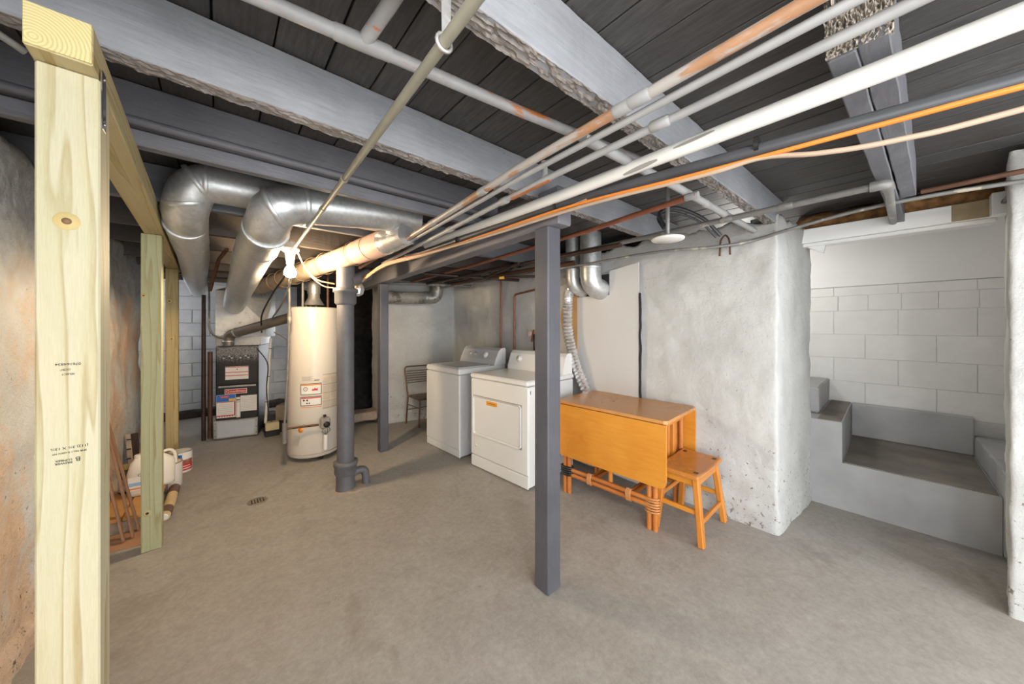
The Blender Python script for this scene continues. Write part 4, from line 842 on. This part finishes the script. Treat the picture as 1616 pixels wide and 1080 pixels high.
one('tan_wall_patch', M().prism([(2.7, 2.04 + .10, 1.72)] + [(2.7, 2.14 + .135 * math.sin(PI * (i / n) ** .8), 1.72 - .62 * i / n) for i in range(1, n)] + [(2.7, 2.12, 1.10), (2.7, 2.06, 1.1), (2.7, 2.06, 1.72)], (.007, 0, 0)), TAN, 'tan patch on the wall beside the foil hose', 'patch')  # thin tan crescent laid against the panel
hp = spline([(2.70, 2.07, 1.735), (2.62, 2.10, 1.71), (2.60, 2.10, 1.60), (2.60, 2.10, 1.35), (2.61, 2.05, 1.12), (2.63, 1.98, .90), (2.65, 1.87, .66), (2.655, 1.83, .55), (2.65, 1.9, .35), (2.62, 2.0, .2)], 14)
rs = [(.054 if i % 2 else .043) for i in range(len(hp))]
one('foil_hose', M().tube(hp, rs, 16, True, False), FOIL, 'corrugated shiny foil dryer hose hanging down the wall', 'hose')

# ---------------------------------------------------------------- folding chair behind washer
ch = thing('metal_chair', (2.2, 4.3, 0), 'brown metal chair with a slatted back half hidden behind the washer', 'chair')
x0, x1 = 1.985, 2.40
fr2 = M().tube(rounded([(x0, 4.44, .39), (x0 - .015, 4.52, .80), (x1 + .015, 4.49, .80), (x1, 4.41, .39)], .05, 6), .011, 10)
obj('back_frame', fr2, BRONZ, ch)
for i in range(6):
    z = .575 + i * .032; t = (z - .39) / .41; yy = 4.44 + .08 * t
    obj('back_slat', M().beam((x0 - .012 * t, yy, z), (x1 + .012 * t, yy - .03, z), .008, .012, .002), BRONZ, ch)
obj('seat', M().beam((x0 - .005, 4.27, .395), (x1 + .01, 4.24, .395), .36, .03, .012, 6), BRONZ, ch)
for (a, b) in (((x0 + .0, 4.44, .39), (x0 + .0, 4.50, 0)), ((x1, 4.41, .39), (x1, 4.47, 0)), ((x0 + .03, 4.13, .385), (x0 + .035, 4.17, 0)), ((x1 - .02, 4.10, .385), (x1 - .02, 4.15, 0))): obj('leg', M().tube([a, b], .012, 10), BRONZ, ch)
obj('stretcher', M().tube([(x0, 4.455, .28), (x0 + .03, 4.15, .27)], .007, 8), BRONZ, ch); obj('stretcher', M().tube([(x0, 4.47, .2), (x1, 4.44, .2)], .007, 8), BRONZ, ch)

# ---------------------------------------------------------------- drop-leaf table
TF = Matrix.Translation((2.115, 1.84, 0)) @ Matrix.Rotation(math.radians(-90 + 2.6), 4, 'Z')   # x along the table towards the camera, y to the wall
def tb_(a, b, bev=.003): return M().box(a, b, bev).xf(TF)
def tp_(*p): return TF @ Vector(p)
ta = thing('drop_leaf_table', tuple(tp_(.45, .3, 0)), 'honey wood drop-leaf table on a rattan base against the white wall', 'table')
L = .905; Wt = .585
obj('top', M().prism([tp_(x, y, .738) for x, y in ((0, -.0), (L - .02, -.0), (L, .02), (L, Wt - .03), (L - .03, Wt), (.03, Wt), (0, Wt - .03))], (0, 0, .022)), OAT, ta)
def leaf(y, th):
    z0, z1, r = .315, .733, .05; pts = [(0.004, z1), (L - .004, z1)] ; 
    pts += [(L - .004 - r + r * math.cos(a), z0 + r - r * math.sin(a)) for a in [PI / 2 * i / 6 for i in range(7)]]
    pts += [(.004 + r - r * math.sin(a), z0 + r - r * math.cos(a)) for a in [PI / 2 * i / 6 for i in range(7)]]
    return M().prism([tp_(x, y, z) for x, z in pts], TF.to_3x3() @ Vector((0, th, 0)))
lf = obj('front_leaf', leaf(-.004, .02), OAK, ta); obj('back_leaf', leaf(Wt - .018, .018), OAK, ta)
obj('end_apron', tb_((L - .10, .03, .66), (L - .08, Wt - .03, .737)), OAX, ta); obj('inner_panel', tb_((L - .24, .028, .34), (L - .225, Wt - .2, .737)), OAX, ta)
for i in range(3): obj('end_slat', M().tube([tp_(L - .12, .24 + i * .05, .34), tp_(L - .12, .24 + i * .05, .737)], .013, 10), OAZ, ta)
obj('end_post', tb_((L - .14, .40, .34), (L - .10, .45, .737), .006), OAZ, ta)
for cx in (.07, L - .13):
    for cy in (.045, Wt - .07):
        for q in (0, .04):
            obj('leg', M().tube([tp_(cx + q, cy, 0), tp_(cx + q, cy, .738)], .018, 12), RAT, ta)
for cy in (.04, Wt - .065):
    for z in (.16, .20): obj('stretcher', M().tube([tp_(.05, cy, z), tp_(L - .07, cy, z)], .016, 12), RAT, ta)
for cx in (.30, .62):
    for q in (0, .03): obj('cross_rail', M().tube([tp_(cx + q, .045, .18), tp_(cx + q, Wt - .07, .18)], .014, 10), RAT, ta)
obj('gate_leg', M().tube([tp_(.47, .07, .15), tp_(.47, .07, .70)], .017, 12), OAZ, ta)
for cx, n_ in ((.31, 4), (.63, 4)):
    for i in range(n_):
        c = tp_(cx - .014 + i * .010, .04, .18); ring = [c + TF.to_3x3() @ Vector((0, .022 * math.cos(a), .042 * math.sin(a))) for a in [2 * PI * q / 14 for q in range(15)]]
        obj('binding', M().tube(ring, .005, 6, False), BIND, ta)
for i in range(6):
    c = tp_(L - .11, .044, .125 + i * .018); ring = [c + TF.to_3x3() @ Vector((.046 * math.cos(a), .026 * math.sin(a), .003 * math.cos(a))) for a in [2 * PI * q / 16 for q in range(17)]]
    obj('binding', M().tube(ring, .006, 6, False), BIND, ta)
m = M()
for i in range(4): m.tube([tp_(.09, .044, .16 + i * .018) + TF.to_3x3() @ Vector((.05 * math.cos(a), .03 * math.sin(a), 0)) for a in [2 * PI * q / 14 for q in range(15)]], .012, 6, False)
obj('black_tape', m, BLACK, ta)

# ---------------------------------------------------------------- stool
so_ = thing('wooden_stool', (2.45, .9, 0), 'honey wood stool with splayed legs tucked at the end of the table', 'stool')
sx0, sx1, sy0, sy1 = 2.205, 2.655, .765, 1.035
vs_ = []; n = 12; m = M()
for j, zf in enumerate((0, 1)):
    for i in range(n + 1):
        t = i / n; X = sx0 + (sx1 - sx0) * t; dip = .012 * (1 - (2 * t - 1) ** 2)
        for yy in (sy0, sy1): vs_.append((X, yy, (.448 - dip * .9) if zf else .415))
st_ = (n + 1) * 2; fs_ = []
for i in range(n):
    a = i * 2; fs_ += [(a, a + 1, a + 3, a + 2), (st_ + a, st_ + a + 2, st_ + a + 3, st_ + a + 1), (a, a + 2, st_ + a + 2, st_ + a), (a + 1, st_ + a + 1, st_ + a + 3, a + 3)]
fs_ += [(0, st_, st_ + 1, 1), (n * 2, n * 2 + 1, st_ + n * 2 + 1, st_ + n * 2)]
se = obj('seat', m.add(vs_, fs_), OAT if False else mk_varnish('stool_seat_varnish', srgb(180, 112, 46), srgb(204, 136, 66), 'x', .2), so_)
bm_ = se.modifiers.new('bevel', 'BEVEL'); bm_.width = .012; bm_.segments = 2; bm_.limit_method = 'ANGLE'
LEG = {}
for kx, (xt, xb) in enumerate(((sx0 + .06, sx0 + .03), (sx1 - .05, sx1 + .0))):
    for ky, (yt, yb) in enumerate(((sy0 + .035, sy0 - .01), (sy1 - .04, sy1 + .01))):
        LEG[kx, ky] = (Vector((xb, yb, 0)), Vector((xt, yt, .418)))
        obj('leg', M().beam(Vector((xb, yb, 0.004)), (xt, yt, .42), .036, .044, .005, 1, 0, 0, (1, 0, 0)), OAZ, so_)
        obj('tenon_wedge', M().box((xt - .012, yt - .012, .431), (xt + .012, yt + .012, .4465), .001), plain('dark_wedge', srgb(84, 48, 20), .5), se)
def rail(a, b, z, mt): 
    f_ = lambda k: lerp(LEG[k][0], LEG[k][1], z / .418)
    obj('rail', M().beam(f_(a), f_(b), .02, .03, .004), mt, so_)
rail((0, 0), (0, 1), .20, OAK); rail((1, 0), (1, 1), .20, OAK); rail((0, 0), (1, 0), .14, OAX); rail((0, 1), (1, 1), .24, OAX)
def apron(a, b, mt):
    f_ = lambda k: lerp(LEG[k][0], LEG[k][1], .92)
    obj('apron', M().beam(f_(a), f_(b), .018, .05, .003), mt, so_)
apron((0, 0), (1, 0), OAX); apron((0, 1), (1, 1), OAX); apron((0, 0), (0, 1), OAK); apron((1, 0), (1, 1), OAK)
obj('peg', M().lathe([(.005, 0), (.004, .003)], LEG[0, 0][0] + V(-.0, -.014, .11), 8, True, (0, -1, 0)), BIND, so_)

# ---------------------------------------------------------------- left-hand clutter
pa_ = thing('wooden_pallet', (-.44, 3.7, 0), 'low wooden pallet on the floor under the white jugs', 'pallet')
for i, (a, b) in enumerate(((-.595, -.485), (-.478, -.375), (-.368, -.325))): obj('deck_board', M().beam(((a + b) / 2, 3.36, .088), ((a + b) / 2 + .01, 4.02, .088), b - a, .022, .003, 6, .002, i), PALW, pa_)
for yy in (3.385, 3.95): obj('bearer', M().box((-.59, yy - .022, 0), (-.315, yy + .022, .0765), .003), plain('grey_wood', srgb(150, 136, 120), .8, 0, .2, 20, .3), pa_)
one('cardboard_sheet', M().prism([(-.56, 3.12, .001), (-.36, 3.10, .001), (-.335, 3.35, .001), (-.56, 3.35, .001)], (0, 0, .004)), MAT_, 'flat brown cardboard sheet on the floor in front of the pallet', 'cardboard')
def jug(cx, cy, z, rot_, lab, full):
    t = thing('plastic_jug', (cx, cy, z), lab, 'jug', 'white plastic jugs'); F = Matrix.Translation((cx, cy, z)) @ Matrix.Rotation(rot_, 4, 'Z')
    prof = [(.0, .060, .045), (.008, .075, .057), (.03, .078, .06), (.17, .078, .06), (.205, .07, .052), (.245, .04, .034), (.262, .026, .026), (.275, .022, .022)]
    vs = []; sg = 20
    for (zz, a, b) in prof:
        for j in range(sg):
            q = 2 * PI * j / sg; c, s_ = math.cos(q), math.sin(q); e = .72
            vs.append(F @ Vector((a * math.copysign(abs(c) ** e, c) + (-.02 if zz > .24 else 0), b * math.copysign(abs(s_) ** e, s_), zz)))
    fs = [(i * sg + j, i * sg + (j + 1) % sg, (i + 1) * sg + (j + 1) % sg, (i + 1) * sg + j) for i in range(len(prof) - 1) for j in range(sg)]
    fs += [tuple(range(sg))[::-1], tuple((len(prof) - 1) * sg + j for j in range(sg))]
    JUGM = plain('milky_plastic', srgb(226, 218, 204), .4, 0, .03)
    obj('body', M().add(vs, fs, True), JUGM, t)
    obj('cap', M().lathe([(.023, .272), (.023, .295), (.02, .3)], F @ Vector((-.02, 0, 0)), 14), JUGM, t)
    obj('handle', M().tube(spline([F @ Vector((.0, 0, .262)), F @ Vector((.045, 0, .265)), F @ Vector((.075, 0, .23)), F @ Vector((.08, 0, .15))], 6), .011, 8), JUGM, t)
    if full:
        lb = obj('label', M().box((-.06, -.0625, .05), (.06, -.0595, .15), .0005).xf(F), PAPER, t)
        obj('blue_panel', M().box((-.055, -.0632, .085), (.05, -.0622, .11), .0003).xf(F), plain('pale_blue_print', srgb(150, 196, 222), .5), lb); obj('orange_stripe', M().box((-.055, -.0632, .06), (.055, -.0622, .07), .0003).xf(F), ORS, lb)
        text('label_lettering', 'OX', .03, F @ Vector((.012, -.0628, .16)), F.to_3x3() @ Vector((1, 0, 0)), (0, 0, 1), INK, lb)
jug(-.435, 3.76, .1, -.1, 'white plastic jug with a blue and orange label, left of the second lumber post', True)
jug(-.345, 3.88, .1, .2, 'plain white plastic jug right behind the second lumber post', False)
def can(cx, cy, z, r, h, mat, lab, deco, ang=0):
    t = thing('paint_can', (cx, cy, z), lab, 'paint can', 'paint cans')
    obj('body', M().lathe([(r - .002, 0), (r, .003), (r, h - .004), (r - .002, h)], (cx, cy, z), 32), mat, t)
    obj('rim', M().lathe([(r - .004, h - .006), (r + .002, h - .004), (r + .002, h + .002), (r - .008, h + .002), (r - .01, h - .004), (.0001, h - .006)], (cx, cy, z), 32), GALD if deco != 'white' else TANC, t)
    global HC, HR, P0
    s = (HC, HR, P0); HC = Vector((cx, cy, 0)); HR = r; P0 = math.atan2(-cy, -cx)
    if deco == 'red':
        patch(t, 'red_band', -70, 70, z + .02, z + .085, RED); patch(t, 'dark_photo', -70, 70, z + .085, z + .12, plain('brown_print', srgb(150, 96, 84), .5, 0, .3, 40))
        patch(t, 'white_stripe', -40, 60, z + .035, z + .043, PAPER, .0025); patch(t, 'white_stripe', -50, 50, z + .058, z + .064, PAPER, .0025)
        bl = patch(t, 'blue_badge', -25, 8, z + .135, z + .172, BLUE, .0025); text('badge_lettering', '11', .03, hpt(-9, z + .153, .0036), htan(-9), (0, 0, 1), plain('navy', srgb(40, 44, 140), .5), bl)
    if deco == 'white': text('can_lettering', 'Ball', .024, hpt(-38, z + .155, .002), htan(-38), (0, 0, 1), INK, t)
    HC, HR, P0 = s
can(-.272, 4.44, 0, .083, .192, PAPER, 'paint can with a red and blue printed label, farthest right of the cans', 'red')
can(-.318, 4.08, 0, .082, .205, plain('white_can_wrap', srgb(222, 216, 208), .5, 0, .06, 10, .3), 'white paper-wrapped paint can nearest the camera', 'white')
can(-.36, 4.27, 0, .082, .20, plain('cream_can', srgb(206, 194, 176), .5), 'cream paint can between the white can and the red-labelled can', 'none')
rl = thing('taped_roll', (-.27, 3.6, 0), 'pale rolled bundle bound with brown tape along the pallet edge', 'roll')
obj('roll', M().tube([(-.285, 3.36, .034), (-.277, 3.62, .034), (-.272, 3.92, .036)], [.03, .033, .03], 16), plain('pale_wrap', srgb(206, 182, 140), .7, 0, .1, 20, .4), rl)
for a, b in ((3.39, 3.49), (3.76, 3.90)): obj('brown_tape', M().tube([(-.284 + (a - 3.36) * .023, a, .035), (-.284 + (b - 3.36) * .023, b, .036)], .0345, 16), plain('brown_tape', srgb(104, 78, 62), .5, 0, .15, 20, .3), rl)
obj('end_plug', M().lathe([(.02, 0), (.017, .004)], (-.285, 3.358, .034), 12, True, (0, -1, 0)), WPVC, rl)
for i, (bx, by, tx, ty, tz, lab) in enumerate(((-.415, 3.23, -.575, 3.42, .86, 'longer brown trim strip leaning on the left wall, in front'), (-.40, 3.32, -.575, 3.5, .80, 'brown trim strip leaning on the left wall, right behind the front one'), (-.45, 3.2, -.585, 3.36, .70, 'short brown trim strip leaning nearest the near post'))):
    one('wood_strip', M().beam((bx, by, .012), (tx, ty, tz), .034, .012, .002, 1, 0, 0, (1, 0, 0)), TRIM, lab, 'wood strip', 'leaning trim strips')
lv = thing('measuring_stick', (-.57, 4.3, 0), 'pale marked stick standing against the left wall behind the jug', 'stick')
obj('stick', M().beam((-.545, 4.22, .1), (-.572, 4.22, .47), .03, .008, .001), CONC, lv)
for i in range(3): obj('mark', M().box((-.575, 4.2, .26 + i * .08), (-.55, 4.2035, .27 + i * .08)), BLACK, lv)
sb = thing('spray_bottle', (-.52, 3.85, .1), 'dark green bottle with a grey label between the strips and the jug', 'bottle')
obj('bottle', M().lathe([(.03, 0), (.036, .006), (.036, .13), (.02, .165), (.014, .18)], (-.535, 3.86, .1), 18), plain('dark_green_plastic', srgb(58, 58, 40), .5, 0, .3, 20), sb)
obj('cap', M().lathe([(.017, .178), (.015, .215)], (-.535, 3.86, .1), 12), plain('olive_cap', srgb(150, 134, 84), .5), sb)
obj('label', M().lathe([(.0368, .02), (.0368, .11)], (-.535, 3.86, .1), 18), plain('mottled_label', srgb(150, 150, 146), .5, 0, .6, 40), sb)
one('wood_offcut', M().beam((-.57, 4.5, .005), (-.585, 4.53, .40), .07, .025, .003), IRON, 'dark wood offcut leaning on the wall behind the marked stick', 'wood offcut')

# loose cables round the bulb and heater
for (nm, pts, r, mt, lab) in (
    ('looped_cable', [(.47, 3.12, 1.975), (.54, 3.18, 1.85), (.62, 3.14, 1.76), (.74, 3.12, 1.735)], .006, TANC, 'tan cable sagging from the bulb holder to the drain stack'),
    ('looped_cable', [(.47, 3.13, 1.97), (.56, 3.2, 1.82), (.66, 3.17, 1.72), (.75, 3.13, 1.70)], .005, TANC, 'thinner pale cable sagging below the tan cable at the bulb'),
    ('looped_cable', [(.42, 3.2, 1.95), (.44, 3.5, 1.83), (.40, 4.0, 1.70), (.36, 4.6, 1.50), (.39, 5.0, 1.30)], .008, BLACK, 'black cable draping from the bulb towards the furnace'),
    ('looped_cable', [(.46, 3.3, 1.95), (.50, 3.6, 1.82), (.48, 4.1, 1.60), (.45, 4.6, 1.46)], .009, GSTEEL, 'grey flexible cable hanging above the flue pipe'),
    ('hanging_wire', [(.52, 5.1, 1.30), (.60, 5.02, 1.24), (.68, 4.95, 1.17), (.72, 4.92, 1.16)], .005, BEIG, 'short white wire sticking out right of the plenum')):
    one(nm, M().tube(spline(pts, 8), r, 8), mt, lab, 'cable' if nm != 'hanging_wire' else 'wire', 'loose cables near the bulb')
one('foil_plug', M().lathe([(.02, 0), (.055, .02), (.07, .07), (.05, .12), (.02, .13)], (.99, 3.35, 1.66), 9, False), FOIL, 'crumpled foil bag hanging beside the top of the drain stack', 'foil')
